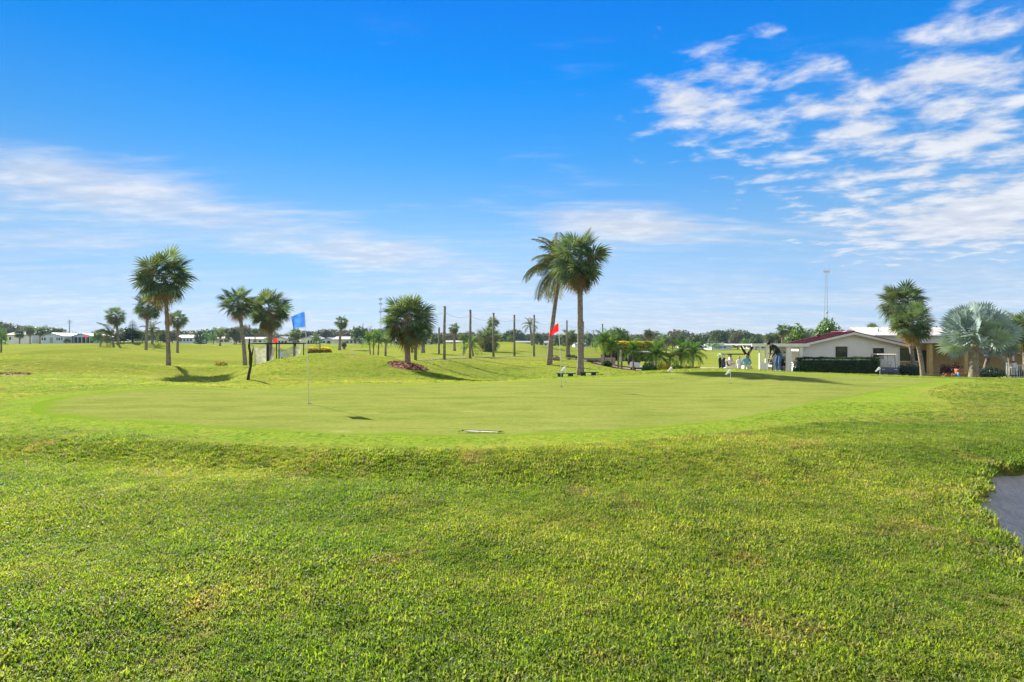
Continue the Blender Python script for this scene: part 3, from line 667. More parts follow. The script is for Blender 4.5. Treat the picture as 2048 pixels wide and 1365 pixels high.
def norfolk(label, px, D, top_y, w_px, group=None, seed=0, tiers=11):
    rg = random.Random(seed + 3); base = at(px, D); Ht = PZ(top_y, D) - base.z; W = w_px * .5 * D / F; t = thing('norfolk_pine', label, 'pine tree', base, 0, group)
    ob('trunk', MB().tube([(0, 0, -.2), (0, 0, Ht * .5), (0, 0, Ht)], [.035 * Ht, .02 * Ht, .004], 7).mesh('trunk', M_bark, fix=False), t)
    for k in range(tiers):
        q = k / (tiers - 1); z = Ht * (.16 + .80 * q); L = W * (1.0 - .88 * q ** .85) * rg.uniform(.9, 1.08); b = MB()
        for j in range(6):
            a = j * math.pi / 3 + k * .5 + rg.uniform(-.1, .1); d = Vector((math.cos(a), math.sin(a), 0)); n = Vector((-d.y, d.x, 0)); l = L * rg.uniform(.85, 1.05)
            P = [d * (l * s) + Vector((0, 0, l * (-.10 * math.sin(s * 2.6) + .14 * s ** 2))) for s in (0, .35, .7, 1)]; b.tube(P, [.03, .025, .02, .008], 4, cap=False)
            for s in np.linspace(.2, 1, 8):
                p = d * (l * s) + Vector((0, 0, l * (-.10 * math.sin(s * 2.6) + .14 * s ** 2)))
                for sg in (-1, 1):
                    tip = p + n * (sg * l * .30 * (1.15 - s * .6)) + d * l * .14 + Vector((0, 0, .07 * l)); b.add([p - d * .07 * l, p + d * .07 * l, tip + d * .06 * l, tip - d * .05 * l + Vector((0, 0, .10 * l))], [(0, 1, 2, 3)])
        ob('branch_tier', b.mesh('branch_tier', M_needle, fix=False), t, (0, 0, z))
    return t
def hedge_leaves(seed, x0, x1, y0, y1, z0, z1, n, size, top_mi=None, wob=.05):
    g = np.random.default_rng(seed); c = np.stack([g.uniform(x0, x1, n), g.uniform(y0, y1, n), g.uniform(z0, z1, n)], 1)
    f = g.choice(5, n, p=(.30, .10, .1, .1, .40)); q = g.uniform(-wob, wob * .6, n)
    c[f == 0, 1] = y0 + q[f == 0]; c[f == 1, 1] = y1 - q[f == 1]; c[f == 2, 0] = x0 + q[f == 2]; c[f == 3, 0] = x1 - q[f == 3]; c[f == 4, 2] = z1 - q[f == 4] * 1.4 + .03 * np.sin(c[f == 4, 0] * 5)
    nn = g.normal(size=(n, 3)); nn /= np.linalg.norm(nn, axis=1)[:, None]; u = np.cross(nn, g.normal(size=(n, 3))); u /= np.linalg.norm(u, axis=1)[:, None]; v = np.cross(nn, u); s = (size * g.uniform(.6, 1.3, n))[:, None]
    return np.stack([c - u * s, c - v * s * .5, c + u * s, c + v * s * .5], 1), c

# ------------------------------------------------------------------ near and middle palms
fan_palm('tall cabbage palm with a slim straight trunk left of the pair of palms', 331, 38, 497, 116, 337, n=44, dead=9, r0=.14, seed=1)
tp_ = bpy.data.objects['cabbage_palm']; g_ = random.Random(4)
for k in range(22):   # shaggy ring of old fronds half way up its trunk
    ob('frond', FAN_DEAD[k % 2], tp_, (-.06, 0, 3.1 + .045 * k), (0, R(g_.uniform(25, 75)), g_.uniform(0, 6.28)), g_.uniform(.30, .55), label='old dry frond stuck on the trunk')
fan_palm('cabbage palm leaning slightly, just behind and left of the tallest left palm', 296, 72, 583, 58, 292, n=36, dead=8, r0=.18, seed=2, low=-65)
fan_palm('small cabbage palm just right of the tallest left palm', 357, 80, 619, 42, 355, n=30, dead=5, r0=.17, seed=3)
fan_palm('cabbage palm beside the dark pines left of the leaning palm', 232, 90, 612, 42, 236, n=30, dead=6, r0=.17, seed=4, low=-60)
fan_palm('left palm of the pair by the golf netting, thin bare trunk', 478, 40, 570, 74, 490, n=38, dead=7, r0=.135, seed=5)
fan_palm('right palm of the pair by the golf netting, wide drooping crown', 538, 42, 577, 88, 541, n=42, dead=12, r0=.15, seed=6, low=-60)
fan_palm('short full cabbage palm with criss-cross boots standing in a red mulch ring', 815, 30, 588, 112, 815, n=54, dead=3, yellow=6, r0=.15, seed=7, boots=30, low=-48)
fan_palm('tall thick-trunked cabbage palm between the two low green benches', 1159, 29, 458, 122, 1161, n=54, dead=13, r0=.165, seed=8, low=-70, pwr=.8)
fan_palm('taller rear cabbage palm with dry brown underskirt beside the clubhouse', 1804, 42, 561, 92, 1828, n=46, dead=13, yellow=6, r0=.15, seed=9, low=-45)
fan_palm('shorter front cabbage palm before the clubhouse window, lime green top', 1827, 37, 605, 82, 1846, n=46, dead=7, yellow=8, r0=.14, seed=10, low=-45)
fan_palm('broad silver-blue fan palm with a stout trunk in front of the yellow wall', 1951, 34, 607, 150, 1948, n=54, dead=0, style='bism', r0=.24, seed=11, low=-42, squash=.66)
fan_palm('small silver palm with a slender leaning trunk behind the big silver palm', 1990, 37.5, 655, 95, 1968, n=30, dead=0, style='bism', r0=.13, seed=12, low=-45, squash=.7)
fan_palm('dark cabbage palm at the right edge over the picket fence', 2042, 40, 617, 84, 2052, n=48, dead=8, r0=.16, seed=13, low=-60)
fan_palm('green cabbage palm half hidden between the silver palm and the picket fence', 2012, 42, 648, 66, 2022, n=38, dead=6, r0=.15, seed=14, low=-60)
fan_palm('bushy fan palm with a low crown behind the third net pole from the left', 978, 60, 652, 56, 978, n=40, dead=9, r0=.2, seed=15, low=-80)
fan_palm('fan palm rising above the bushy palm behind the net poles', 986, 66, 633, 27, 986, n=26, dead=3, r0=.16, seed=16)
fan_palm('cabbage palm with a short forked base between the red flag and the thick palm', 1139, 62, 655, 38, 1137, n=34, dead=6, r0=.16, seed=17)
fan_palm('round-headed palm on a straight trunk between the first two tall net poles', 907, 68, 645, 25, 909, n=28, dead=4, r0=.16, seed=18, low=-60)
fan_palm('low fan palm left of the second tall net pole', 928, 55, 663, 28, 928, n=24, dead=2, r0=.10, seed=19, low=-20)
fan_palm('slim palm standing alone on the fairway right of the blue flag', 682, 75, 631, 29, 679, n=32, dead=6, r0=.17, seed=20, low=-60)
fan_palm('dark shaggy palm hidden behind the mulch ring palm', 848, 50, 640, 44, 846, n=34, dead=8, r0=.16, seed=21, low=-70)
fan_palm('cabbage palm directly behind the blue flag', 591, 110, 655, 27, 590, n=28, dead=4, r0=.2, seed=22, low=-55)
fan_palm('small palm on the far fairway right of the low dark shrub', 441, 125, 657, 21, 440, n=24, dead=3, r0=.2, seed=23, low=-60)

feather_palm('feather_palm', 'leaning feather palm with fronds hanging to the left beside the thick palm', 1122, 38, 482, 84, 1099, n=28, protos=FE_Q, r0=.17, seed=1, azs=(R(100), R(260)))
feather_palm('feather_palm', 'drooping feather palm leaning left of the dark pines', 222, 88, 648, 34, 227, n=13, protos=FE_Q, r0=.14, seed=2, azs=(R(130), R(250)))
feather_palm('feather_palm', 'feather palm with dark arching fronds behind the leaning cabbage palm', 303, 93, 645, 26, 304, n=14, protos=FE_Q, r0=.16, seed=3)
feather_palm('feather_palm', 'tall feather palm between the fourth and fifth tall net poles', 1060, 82, 637, 22, 1064, n=15, protos=FE_Q, r0=.18, seed=4)
for k, (px, pxb, ty, lab) in enumerate(((738, 741, 664, 'left stem of the clump of three bright green feather palms'), (747, 747, 660, 'middle stem of the clump of three bright green feather palms'), (758, 756, 663, 'right stem of the clump of three bright green feather palms'))):
    feather_palm('feather_palm', lab, px, 42 + .5 * (k == 1), ty, 25, pxb, n=10, protos=FE_G, r0=.055, seed=30 + k, group='clump of bright green feather palms')
feather_palm('feather_palm', 'low bright feather palm with long arching fronds behind the second net pole', 943, 46, 672, 28, 946, n=14, protos=FE_G, r0=.07, seed=5)
for k, (px, pxb, D, ty, rp, hub, lab) in enumerate(((1207, 1208, 48, 680, 24, 1.35, 'pygmy date palm on a slim dark trunk by the notice board, leftmost of its row'), (1224, 1223, 49, 690, 22, 1.15, 'pygmy date palm with a hanging dry stalk just left of the notice board'),
        (1266, 1267, 48.5, 688, 22, 1.05, 'pygmy date palm in front of the white golf cart'), (1312, 1312, 48, 682, 34, .75, 'large bushy date palm right of the white golf cart'), (1340, 1340, 49, 694, 26, .55, 'low yellowing date palm in the middle of the row'),
        (1362, 1362, 49.5, 683, 26, 1.05, 'dark upright date palm near the right end of the row'), (1386, 1386, 50, 688, 26, .95, 'date palm with a drooping frond at the right end of the row'))):
    feather_palm('date_palm', lab, px, D, ty, rp * 1.3, pxb, n=44 if k != 4 else 26, protos=FE_P if k != 4 else [FE_Q[1]] * 3 + [FE_P[3]], r0=.075, seed=40 + k, group='row of pygmy date palms by the pad', hub_h=hub + .7)

norfolk('dark norfolk pine with open tiers left of the leaning palm', 265, 95, 639, 40, seed=1, tiers=14)
norfolk('low dense norfolk pine at the foot of the left cabbage palm', 241, 93, 664, 34, seed=2, tiers=8)
norfolk('small low pine shrub on the fairway right of the left palms', 400, 100, 672, 24, seed=3, tiers=6)
tree('dark green tree cut by the left edge of the frame', 2, 70, 653, 30, 1, 2, limbs=3, n=900)
# trees behind the clubhouse and along the range
tree('large round green tree above the yellow hedge', 1237, 95, 652, 66, 1, 3, n=2200, crown_frac=.85)
tree('spreading green tree behind the clubhouse roof below the tower', 1655, 74, 637, 70, 1, 4, n=2400, crown_frac=.8)
tree('dense rounded tree left of the clubhouse roof', 1594, 70, 651, 58, 1, 5, n=2400, crown_frac=.9)
tree('dense dark tree at the right frame edge behind the picket fence palms', 2046, 56, 628, 78, 0, 7, n=2200, crown_frac=.9)
tree('small bright tree between the two trees behind the clubhouse', 1630, 68, 664, 30, 1, 6, n=900)
far_fan('shaggy palm behind the porch roof, tallest there', 1565, 95, 647, 26, seed=1, shaggy=True)
far_fan('grey palm next to the tallest palm behind the porch', 1581, 98, 650, 24, seed=2)
far_fan('squat yellowish palm at the left of the trees behind the porch', 1540, 100, 665, 24, seed=0, shaggy=True)
far_fan('fan palm top showing above the white metal roof', 1745, 85, 646, 34, seed=1)
far_fan('fan palm on the skyline right of the round green tree', 1296, 115, 657, 22, seed=2)
far_fan('shaggy palm on the fairway edge behind the date palms, left of two', 1332, 120, 669, 19, seed=0, shaggy=True)
far_fan('shaggy palm on the fairway edge behind the date palms, right of two', 1362, 120, 667, 21, seed=1, shaggy=True)
far_fan('pale palm in front of the leftmost white house', 39, 180, 658, 20, seed=0); far_fan('darkest palm between the two left white houses', 60, 182, 651, 21, seed=1, shaggy=True); far_fan('palm before the left wall of the second white house', 80, 180, 655, 19, seed=2)
far_fan('round palm behind the pair of netting palms', 472, 160, 657, 24, seed=1, shaggy=True); far_fan('palm seen between the pair of netting palms, nearer the left one', 510, 165, 655, 17, seed=2)
far_fan('small palm in front of the long white house', 688, 85, 682, 14, seed=0)
tree('small yellow green tree beside the small far fairway palm', 412, 170, 662, 26, 1, 7, n=700)
tree('broad bushy tree by the far houses left of the red flag', 1019, 150, 668, 18, 1, 8, n=700)
tree('yellow tipped tree on the range left of the porch', 1490, 150, 674, 30, 1, 9, n=700, crown_frac=.9)

for k, (px, D, yt, w, kd, lab) in enumerate(((-20, 160, 668, 40, 0, 'dark low tree by the frame edge before the tan roofed home'), (104, 205, 655, 60, 0, 'broad dark oak rising right behind the pale blue gabled home'), (134, 175, 676, 14, 2, 'round pale bush at the corner of the screened porch home'), (195, 170, 662, 26, 1, 'green tree at the right end of the screened porch home'), (212, 165, 668, 22, 0, 'dark tree behind the drooping feather palm'), (325, 150, 664, 30, 0, 'dark tree left of the tallest palm trunk'), (345, 170, 660, 34, 2, 'olive tree hidden behind the tallest palm trunk'),
    (402, 172, 660, 34, 0, 'dark rounded tree right of the home with the dark porch'), (427, 160, 668, 24, 1, 'yellow green tree left of the low white home'), (468, 150, 655, 40, 2, 'dull tree behind the left netting palm trunk'), (535, 180, 672, 22, 1, 'light green bush at the end of the netting home'), (588, 185, 668, 26, 0, 'dark tree over the flat annex home'), (633, 150, 668, 22, 1, 'green yard tree before the home by the blue flag'), (657, 160, 681, 10, 0, 'small round yard tree before the little gabled home'),
    (722, 178, 651, 52, 0, 'big dark dome shaped oak at the end of the long white home'), (700, 200, 660, 40, 2, 'dull oak behind the roof of the long white home'), (770, 170, 672, 34, 0, 'dark tree behind the bright feather palm clump'), (808, 165, 676, 30, 0, 'dark bush left of the mulch ring palm trunk'), (872, 150, 668, 34, 0, 'shaggy dark tree behind the thickest net pole'), (960, 140, 668, 40, 2, 'olive tree behind the bushy fan palm'), (1012, 170, 664, 36, 0, 'dark tree left of the carport home'), (1075, 180, 665, 30, 0, 'dark tree between the carport home and the red flag'),
    (1118, 150, 668, 34, 0, 'dark tree right of the red flag'), (1180, 160, 672, 26, 0, 'round dark tree left of the rightmost net pole'), (1200, 150, 671, 30, 1, 'green tree behind the rightmost net pole'), (1275, 140, 674, 34, 1, 'low green tree at the right of the round tree'), (1318, 150, 676, 30, 0, 'dark low tree behind the left shaggy fairway palm'), (1345, 160, 668, 26, 2, 'olive tree between the two shaggy fairway palms'), (1390, 165, 668, 44, 0, 'round dark tree above the home right of the date palms'), (1440, 200, 660, 56, 0, 'tallest dark oak over the arched roof home'), (1425, 175, 680, 40, 1, 'low green tree before the tallest dark oak'), (1475, 190, 664, 44, 2, 'brownish tree right of the tallest dark oak'), (1512, 180, 672, 36, 0, 'dark tree above the forked post shelter roof'), (1552, 150, 664, 30, 2, 'dull tree left of the shaggy porch palm'))):
    tree(lab, px, D, yt, w, kd, k % 4, n=1300, crown_frac=.9, limbs=3)
# ---- far tree line: fills the skyline behind the houses
sky_x = [-250, 0, 50, 120, 150, 185, 230, 330, 400, 450, 520, 560, 620, 700, 725, 800, 900, 1000, 1100, 1170, 1250, 1340, 1400, 1440, 1475, 1530, 1600, 1700, 1800, 2300]
sky_y = [648, 644, 651, 652, 663, 665, 657, 664, 657, 652, 655, 666, 657, 663, 650, 664, 668, 662, 664, 668, 668, 662, 665, 657, 662, 668, 660, 660, 655, 655]
LOOK = ('dark oak', 'green tree', 'olive tree', 'leafless tree'); KG = ('dark oaks of the far tree line', 'green trees of the far tree line', 'olive brown trees of the far tree line', 'bare trees of the far tree line')
MARK = [(12, 'at the far left edge'), (66, 'behind the long tan roofed home'), (130, 'behind the pale blue gabled home'), (195, 'behind the dark screened porch home'), (255, 'behind the palm by the dark pines'), (325, 'behind the leaning cabbage palm'), (345, 'behind the tallest left palm'), (398, 'behind the home with the dark porch'), (428, 'above the small low pine shrub'), (468, 'behind the small fairway palm'),
        (530, 'behind the left netting palm'), (580, 'behind the home above the netting'), (612, 'behind the blue flag'), (662, 'right of the blue flag'), (735, 'behind the long white home'), (790, 'behind the bright feather palm clump'), (870, 'behind the mulch ring palm'), (925, 'left of the second net pole'), (968, 'behind the low bright feather palm'), (1012, 'behind the bushy fan palm'),
        (1072, 'behind the tall slender feather palm'), (1125, 'behind the red flag'), (1195, 'behind the thick cabbage palm'), (1280, 'behind the large round green tree'), (1320, 'right of the large round green tree'), (1380, 'behind the shaggy fairway palms'), (1420, 'right of the date palms'), (1470, 'behind the arched roof home'), (1530, 'above the forked post shelter'), (1610, 'behind the porch trees'), (1700, 'below the tall cell tower'), (9999, 'behind the clubhouse roof')]
rg = random.Random(21); px = -90; plan = []
while px < 2150:
    D = rg.uniform(225, 300); plan.append((px, D, np.interp(px, sky_x, sky_y) + rg.uniform(-5, 4), rg.choices((0, 1, 2, 3), (5, 2, 3, 1))[0], rg.uniform(40, 72), rg.randrange(4), next(m_ for q, m_ in MARK if px < q))); px += rg.uniform(13, 24)
NTH = ('leftmost', 'second from left', 'third from left', 'fourth from left', 'fifth from left', 'sixth from left', 'seventh from left', 'eighth from left', 'ninth from left', 'tenth from left', 'eleventh from left', 'twelfth from left')
for p_ in plan:
    same = [q for q in plan if q[3] == p_[3] and q[6] == p_[6]]; lab = LOOK[p_[3]] + ' on the skyline ' + p_[6]
    if len(same) > 1: lab = NTH[min(same.index(p_), 11)] + ' ' + lab
    tree(lab, p_[0], p_[1], p_[2], p_[4], p_[3], p_[5], group=KG[p_[3]], n=1000, crown_frac=.86, limbs=3)
# the rearmost woods read as one mass
VV = []
for i in range(46):
    px = -260 + i * 57 + rg.uniform(-15, 15); D = rg.uniform(360, 430); b0 = at(px, D); Ht = PZ(rg.uniform(668, 674), D) - b0.z; W = rg.uniform(30, 45) * D / F
    V = leaf_cloud(i, dome_blobs(i, 14, 1, .85, .34), 700, .09, None); VV.append(V * np.array((W, W, Ht)) + np.array(b0))
o = ob('far_woods', quads_mesh('far_woods', np.concatenate(VV), M_leaf[0]), kind='stuff'); o['label'] = 'faint woods closing the horizon behind the far tree line'; o['category'] = 'woods'

# ---- hedges and shrubs
def box_hedge(name, label, cat, x0, x1, y0, y1, z0, z1, n, size, m=M_hedge, under=None, seed=1):
    V, c = hedge_leaves(seed, x0, x1, y0, y1, z0, z1, n, size); t = thing(name, label, cat, ((x0 + x1) / 2, (y0 + y1) / 2, z0)); off = np.array(((x0 + x1) / 2, (y0 + y1) / 2, z0))
    mi = None
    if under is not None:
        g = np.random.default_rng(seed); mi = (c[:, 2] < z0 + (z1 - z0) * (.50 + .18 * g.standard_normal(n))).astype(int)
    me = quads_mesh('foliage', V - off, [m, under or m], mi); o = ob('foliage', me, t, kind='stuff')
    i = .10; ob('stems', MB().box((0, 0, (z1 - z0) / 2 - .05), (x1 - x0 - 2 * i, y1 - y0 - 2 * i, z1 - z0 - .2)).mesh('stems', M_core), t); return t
gz = H(PX(1680, 41.5), 41.5)
box_hedge('hedge', 'long clipped dark green hedge along the clubhouse gable wall', 'hedge', PX(1601, 41.6), PX(1753, 41.6), 41.2, 42.3, gz - .1, PZ(717, 41.6), 9000, .055)
gz = H(PX(1258, 60), 60)
box_hedge('hedge', 'raised yellow croton hedge behind the date palms', 'hedge', PX(1208, 59), PX(1306, 59), 59, 61, gz + .6, PZ(685, 59), 11000, .085, M_croton, M_crotdk, 3)
gz = H(PX(638, 60), 60)
box_hedge('hedge', 'low yellow hedge on the fairway right of the golf netting', 'hedge', PX(617, 60), PX(660, 60), 59.6, 60.6, gz - .05, PZ(697, 60), 3500, .06, M_croton, M_crotdk, 4)
def shrub(name, label, px, D, w, h, m, n=900, size=.06, seed=0, cat='shrub', z=None):
    base = at(px, D); t = thing(name, label, cat, base); V = leaf_cloud(seed, [(0, 0, h * .5, w * .42, h * .45), (w * .25, .05, h * .38, w * .25, h * .36), (-w * .25, -.05, h * .42, w * .26, h * .4)], n, size, None, shell=.35)
    ob('foliage', quads_mesh('foliage', V, m), t, kind='stuff'); ob('stems', MB().tube([(0, 0, -.1), (0, 0, h * .5)], [.03, .01], 5).tube([(0, 0, 0), (w * .2, 0, h * .5)], [.02, .006], 5).mesh('stems', M_bark), t); return t
M_blueg = mat('dark_teal_leaf', (.030, .062, .040), rough=.5, var=.4, scale=4, transl=.2)
shrub('shrub', 'dark bluish bush under the clubhouse window left of the slim palms', 1818, 41.5, 1.9, 1.15, M_blueg, 2600, .06, 1)
shrub('shrub', 'sparse yellowish seedling shrub on the fairway left of the netting palms', 437, 37, .55, .45, M_yfrond, 120, .05, 2)
shrub('shrub', 'sparse yellowish seedling, right one beside its twin on the fairway', 448, 37, .6, .4, M_yfrond, 140, .05, 3)
M_brom = mat('bromeliad_leaf', (.20, .085, .03), rough=.5, var=.4, scale=6, transl=.35); M_plum = mat('plum_leaf', (.06, .018, .022), rough=.5, var=.4, scale=6, transl=.2)
def spiky(name, label, px, D, r, n, m, seed, cat='plant'):
    g = random.Random(seed); t = thing(name, label, cat, at(px, D))
    V = []
    for i in range(n):
        a = g.uniform(0, 6.28); e = g.uniform(.35, 1.35); o = Vector((g.uniform(-.5, .5) * r, g.uniform(-.2, .2) * r, 0)); d = Vector((math.cos(a) * math.cos(e), math.sin(a) * math.cos(e), math.sin(e))); s = Vector((-math.sin(a), math.cos(a), 0)) * .02
        L = r * g.uniform(.6, 1); p1 = o + d * L * .6; p2 = o + d * L + Vector((0, 0, -.12 * L)); V += [[o - s, o + s, p1 + s, p1 - s], [p1 - s, p1 + s, p2 + s * .1, p2 - s * .1]]
    ob('leaves', quads_mesh('leaves', np.array([[tuple(p) for p in q] for q in V]), m), t, kind='stuff'); return t
spiky('bromeliad', 'orange bromeliad clump in the mulch bed left of the plum leaved plants', 1888, 39.5, .62, 46, M_brom, 1); spiky('bromeliad', 'orange bromeliad clump nearest the big silver palm', 1906, 39.2, .58, 46, M_brom, 2)
shrub('shrub', 'plum leaved bush by the yellow wall behind the bromeliads', 1893, 41.5, 1.0, 1.15, M_plum, 900, .05, 5); shrub('shrub', 'dark plum bush beside the orange bowl', 1912, 42, .9, 1.3, M_plum, 800, .05, 6)
shrub('shrub', 'dark green undergrowth beneath the silver palms', 1978, 37, 2.2, .8, M_blueg, 1800, .06, 7)
shrub('shrub', 'brownish bush behind the picket fence at the right edge', 2036, 37.5, 1.0, .75, M_leaf[2], 900, .05, 8)
for k, (px, D, w, lab) in enumerate(((1142, 57, 1.2, 'low dark shrub right of the brown boulder'), (1157, 56, .9, 'low dark shrub beside the thick palm trunk'), (1186, 52, 1.4, 'low green shrub on the pad edge left of the date palms'))): shrub('shrub', lab, px, D, w, .4, M_hedge, 500, .05, 10 + k)

for k, (px, D, w, h, m_, lab) in enumerate(((1298, 47.2, 1.3, .9, M_feather, 'bright green shrub left of the large bushy date palm'), (1330, 47.4, 1.5, 1.0, M_croton, 'yellow green croton shrub right of the large bushy date palm'), (1351, 47.8, 1.5, .9, M_feather, 'dark green shrub below the dark upright date palm'), (1374, 48.3, 1.4, .85, M_yfrond, 'yellowing shrub between the last two date palms'), (1393, 48.8, 1.0, .7, M_yfrond, 'small yellow shrub at the right end of the date palms'), (1214, 47.0, .9, .5, M_hedge, 'low green shrub at the foot of the slim date palm'))):
    shrub('shrub', lab, px, D, w, h, m_, 900, .07, 30 + k)
# ---- mulch beds with chips
def mulch(name, label, pts_c, rx, ry, seed, h=.10, n=700):
    g = np.random.default_rng(seed); cx, cy = pts_c; a = np.linspace(0, 2 * np.pi, 48, endpoint=False); P = []
    wob = 1 + .08 * np.sin(3 * a + seed) + .05 * np.sin(7 * a)
    for t in np.linspace(0.08, 1, 7): P.append(np.stack([cx + rx * t * wob * np.cos(a), cy + ry * t * wob * np.sin(a), np.full(48, h * (1 - t ** 2) + .015)], 1))
    P = np.concatenate(P); P[:, 2] += height(P[:, 0], P[:, 1]); fs = [(k * 48 + j, k * 48 + (j + 1) % 48, (k + 1) * 48 + (j + 1) % 48, (k + 1) * 48 + j) for k in range(6) for j in range(48)] + [tuple(range(48))]
    o = sheet(name, P, fs, M_mulch, kind='stuff'); tag(o, label, 'mulch bed')
    q = np.sqrt(g.random(n)); th = g.uniform(0, 6.283, n); x = cx + rx * q * np.cos(th) * 1.02; y = cy + ry * q * np.sin(th) * 1.02; z = height(x, y) + h * (1 - q ** 2) + .03
    c = np.stack([x, y, z], 1); u = g.normal(size=(n, 3)) * np.array((1, 1, .4)); u /= np.linalg.norm(u, axis=1)[:, None]; v = np.cross(u, g.normal(size=(n, 3)) * .4 + np.array((0, 0, 1))); v /= np.linalg.norm(v, axis=1)[:, None]
    s = g.uniform(.03, .07, n)[:, None]; me = quads_mesh('mulch_chips', np.stack([c - u * s - v * s * .35, c + u * s - v * s * .35, c + u * s + v * s * .35, c - u * s + v * s * .35], 1), M_mulch); ob('mulch_chips', me, o, kind='stuff')
mulch('mulch_bed', 'ring of red brown mulch around the short full palm on the mound', (PX(815, 29.6), 29.6), 1.02, 1.5, 1)
mulch('mulch_bed', 'patch of red mulch cut by the left edge of the frame', (PX(-6, 29), 29), 1.0, 1.7, 2)
mulch('mulch_bed', 'long red mulch bed in front of the yellow wall', (PX(1905, 38), 38), 2.6, 2.3, 3, h=.08, n=900)
mulch('mulch_bed', 'bark mulch strip along the pad below the date palms', (PX(1240, 47.6), 47.6), 2.4, 1.2, 4, h=.06, n=700)
# ------------------------------------------------------------------ object materials
M_white = mat('white_paint', (.68, .67, .64), rough=.55, var=.06, scale=2)
M_offw = mat('offwhite_siding', (.80, .78, .70), rough=.6, var=.05, scale=1.2)
M_cream = mat('cream_plastic', (.72, .66, .52), rough=.4, var=.05)
M_hblue = mat('pale_blue_siding', (.56, .64, .72), rough=.7, var=.06, scale=.6)
M_htan = mat('tan_roof_shingle', (.34, .30, .27), rough=.85, var=.12, scale=2)
M_hroof = mat('white_metal_roof', (.37, .355, .35), rough=.4, var=.06, scale=1, spec=.5)
M_froof = mat('far_roof_panels', (.27, .27, .28), rough=.6, var=.1, scale=1)
M_maroon = mat('maroon_metal_roof', (.15, .024, .032), rough=.35, var=.15, scale=2, spec=.5)
M_yellow = mat('yellow_stucco', (.43, .31, .13), rough=.9, var=.10, scale=3, bump=.3)
M_soffit = mat('brown_soffit', (.16, .10, .055), rough=.8, var=.2)
M_fascia = mat('grey_fascia', (.52, .53, .55), rough=.6, var=.06)
M_glass = mat('dark_window_glass', (.02, .026, .028), rough=.06, var=.3, scale=3, spec=.6)
M_black = mat('black_metal', (.02, .02, .022), rough=.5, var=.2)
M_dk = mat('black_rubber', (.018, .018, .018), rough=.85, var=.2)
M_steel = mat('galvanised_steel', (.42, .44, .46), rough=.4, var=.1, metal=.6)
M_tower = mat('tower_steel', (.26, .28, .30), rough=.7, var=.1)
M_navy = mat('navy_bodywork', (.018, .026, .060), rough=.25, var=.1, coat=.4)
M_cartw = mat('white_bodywork', (.78, .79, .82), rough=.3, var=.04, coat=.3)
M_shield = mat('clear_windshield', (.5, .55, .58), rough=.05, var=.05, alpha=.25)
M_post = mat('weathered_pole', (.20, .185, .125), rough=.9, var=.35, scale=5, bump=.5, rnd=.2)
M_wood = mat('brown_wood', (.34, .21, .10), rough=.7, var=.3, scale=8)
M_dkwood = mat('dark_timber', (.045, .038, .034), rough=.8, var=.3, scale=6)
M_bench = mat('dark_green_paint', (.010, .055, .048), rough=.5, var=.2)
M_net = mat('grey_netting', (.46, .44, .42), rough=.9, var=.25, scale=5, alpha=.62, transl=.4, tcol=(1, 1, 1))
M_netdk = mat('fine_black_netting', (.05, .05, .055), rough=.9, var=.2, alpha=.22)
M_netfar = mat('faint_range_netting', (.20, .22, .24), rough=.9, var=.2, alpha=.045)
M_stick = mat('flagstick_fibreglass', (.66, .67, .62), rough=.4, var=.05)
M_blue = mat('blue_flag_cloth', (.030, .13, .50), rough=.7, var=.3, scale=7, transl=.35, tcol=(1.0, 1.1, 1.2), c2=(.09, .26, .62))
M_red = mat('red_flag_cloth', (.62, .022, .022), rough=.7, var=.12, scale=9, transl=.45, tcol=(1.4, 1.0, 1.0))
M_pen = mat('white_pennant_cloth', (.72, .73, .76), rough=.7, var=.08, scale=9, transl=.35, tcol=(1, 1, 1))
M_skin = mat('skin', (.46, .27, .19), rough=.55, var=.08); M_jeans = mat('blue_denim', (.045, .11, .24), rough=.85, var=.25, scale=9)
M_jacket = mat('black_jacket', (.012, .012, .016), rough=.7, var=.3); M_bshirt = mat('light_blue_shirt', (.13, .36, .52), rough=.8, var=.12); M_khaki = mat('khaki_trousers', (.52, .46, .34), rough=.85, var=.1)
M_hair = mat('dark_hair', (.03, .02, .015), rough=.6, var=.2); M_grey = mat('grey_hair', (.36, .34, .32), rough=.7, var=.2); M_wshirt = mat('white_shirt', (.74, .70, .70), rough=.8, var=.08)
M_rock = mat('brown_rock', (.27, .19, .12), rough=.95, var=.35, scale=3, bump=.8, bscale=9)
M_terra = mat('orange_pot', (.52, .16, .06), rough=.6, var=.15); M_bpot = mat('blue_pot', (.10, .36, .55), rough=.3, var=.15)
M_bag = mat('golf_bag_vinyl', (.02, .022, .03), rough=.5, var=.2); M_gbag = mat('green_bag_cloth', (.012, .12, .09), rough=.7, var=.2); M_plum2 = mat('wall_retaining', (.30, .24, .20), rough=.9, var=.12)

def B(name, parent, c, d, m, rot=None, **k):
    return ob(name, MB().box((0, 0, 0), d).mesh(name, m), parent, c, rot or (0, 0, 0), **k)
def T(name, parent, pts, r, m, n=8, smooth=True, **k):
    return ob(name, MB().tube(pts, r, n).mesh(name, m, smooth), parent, **k)

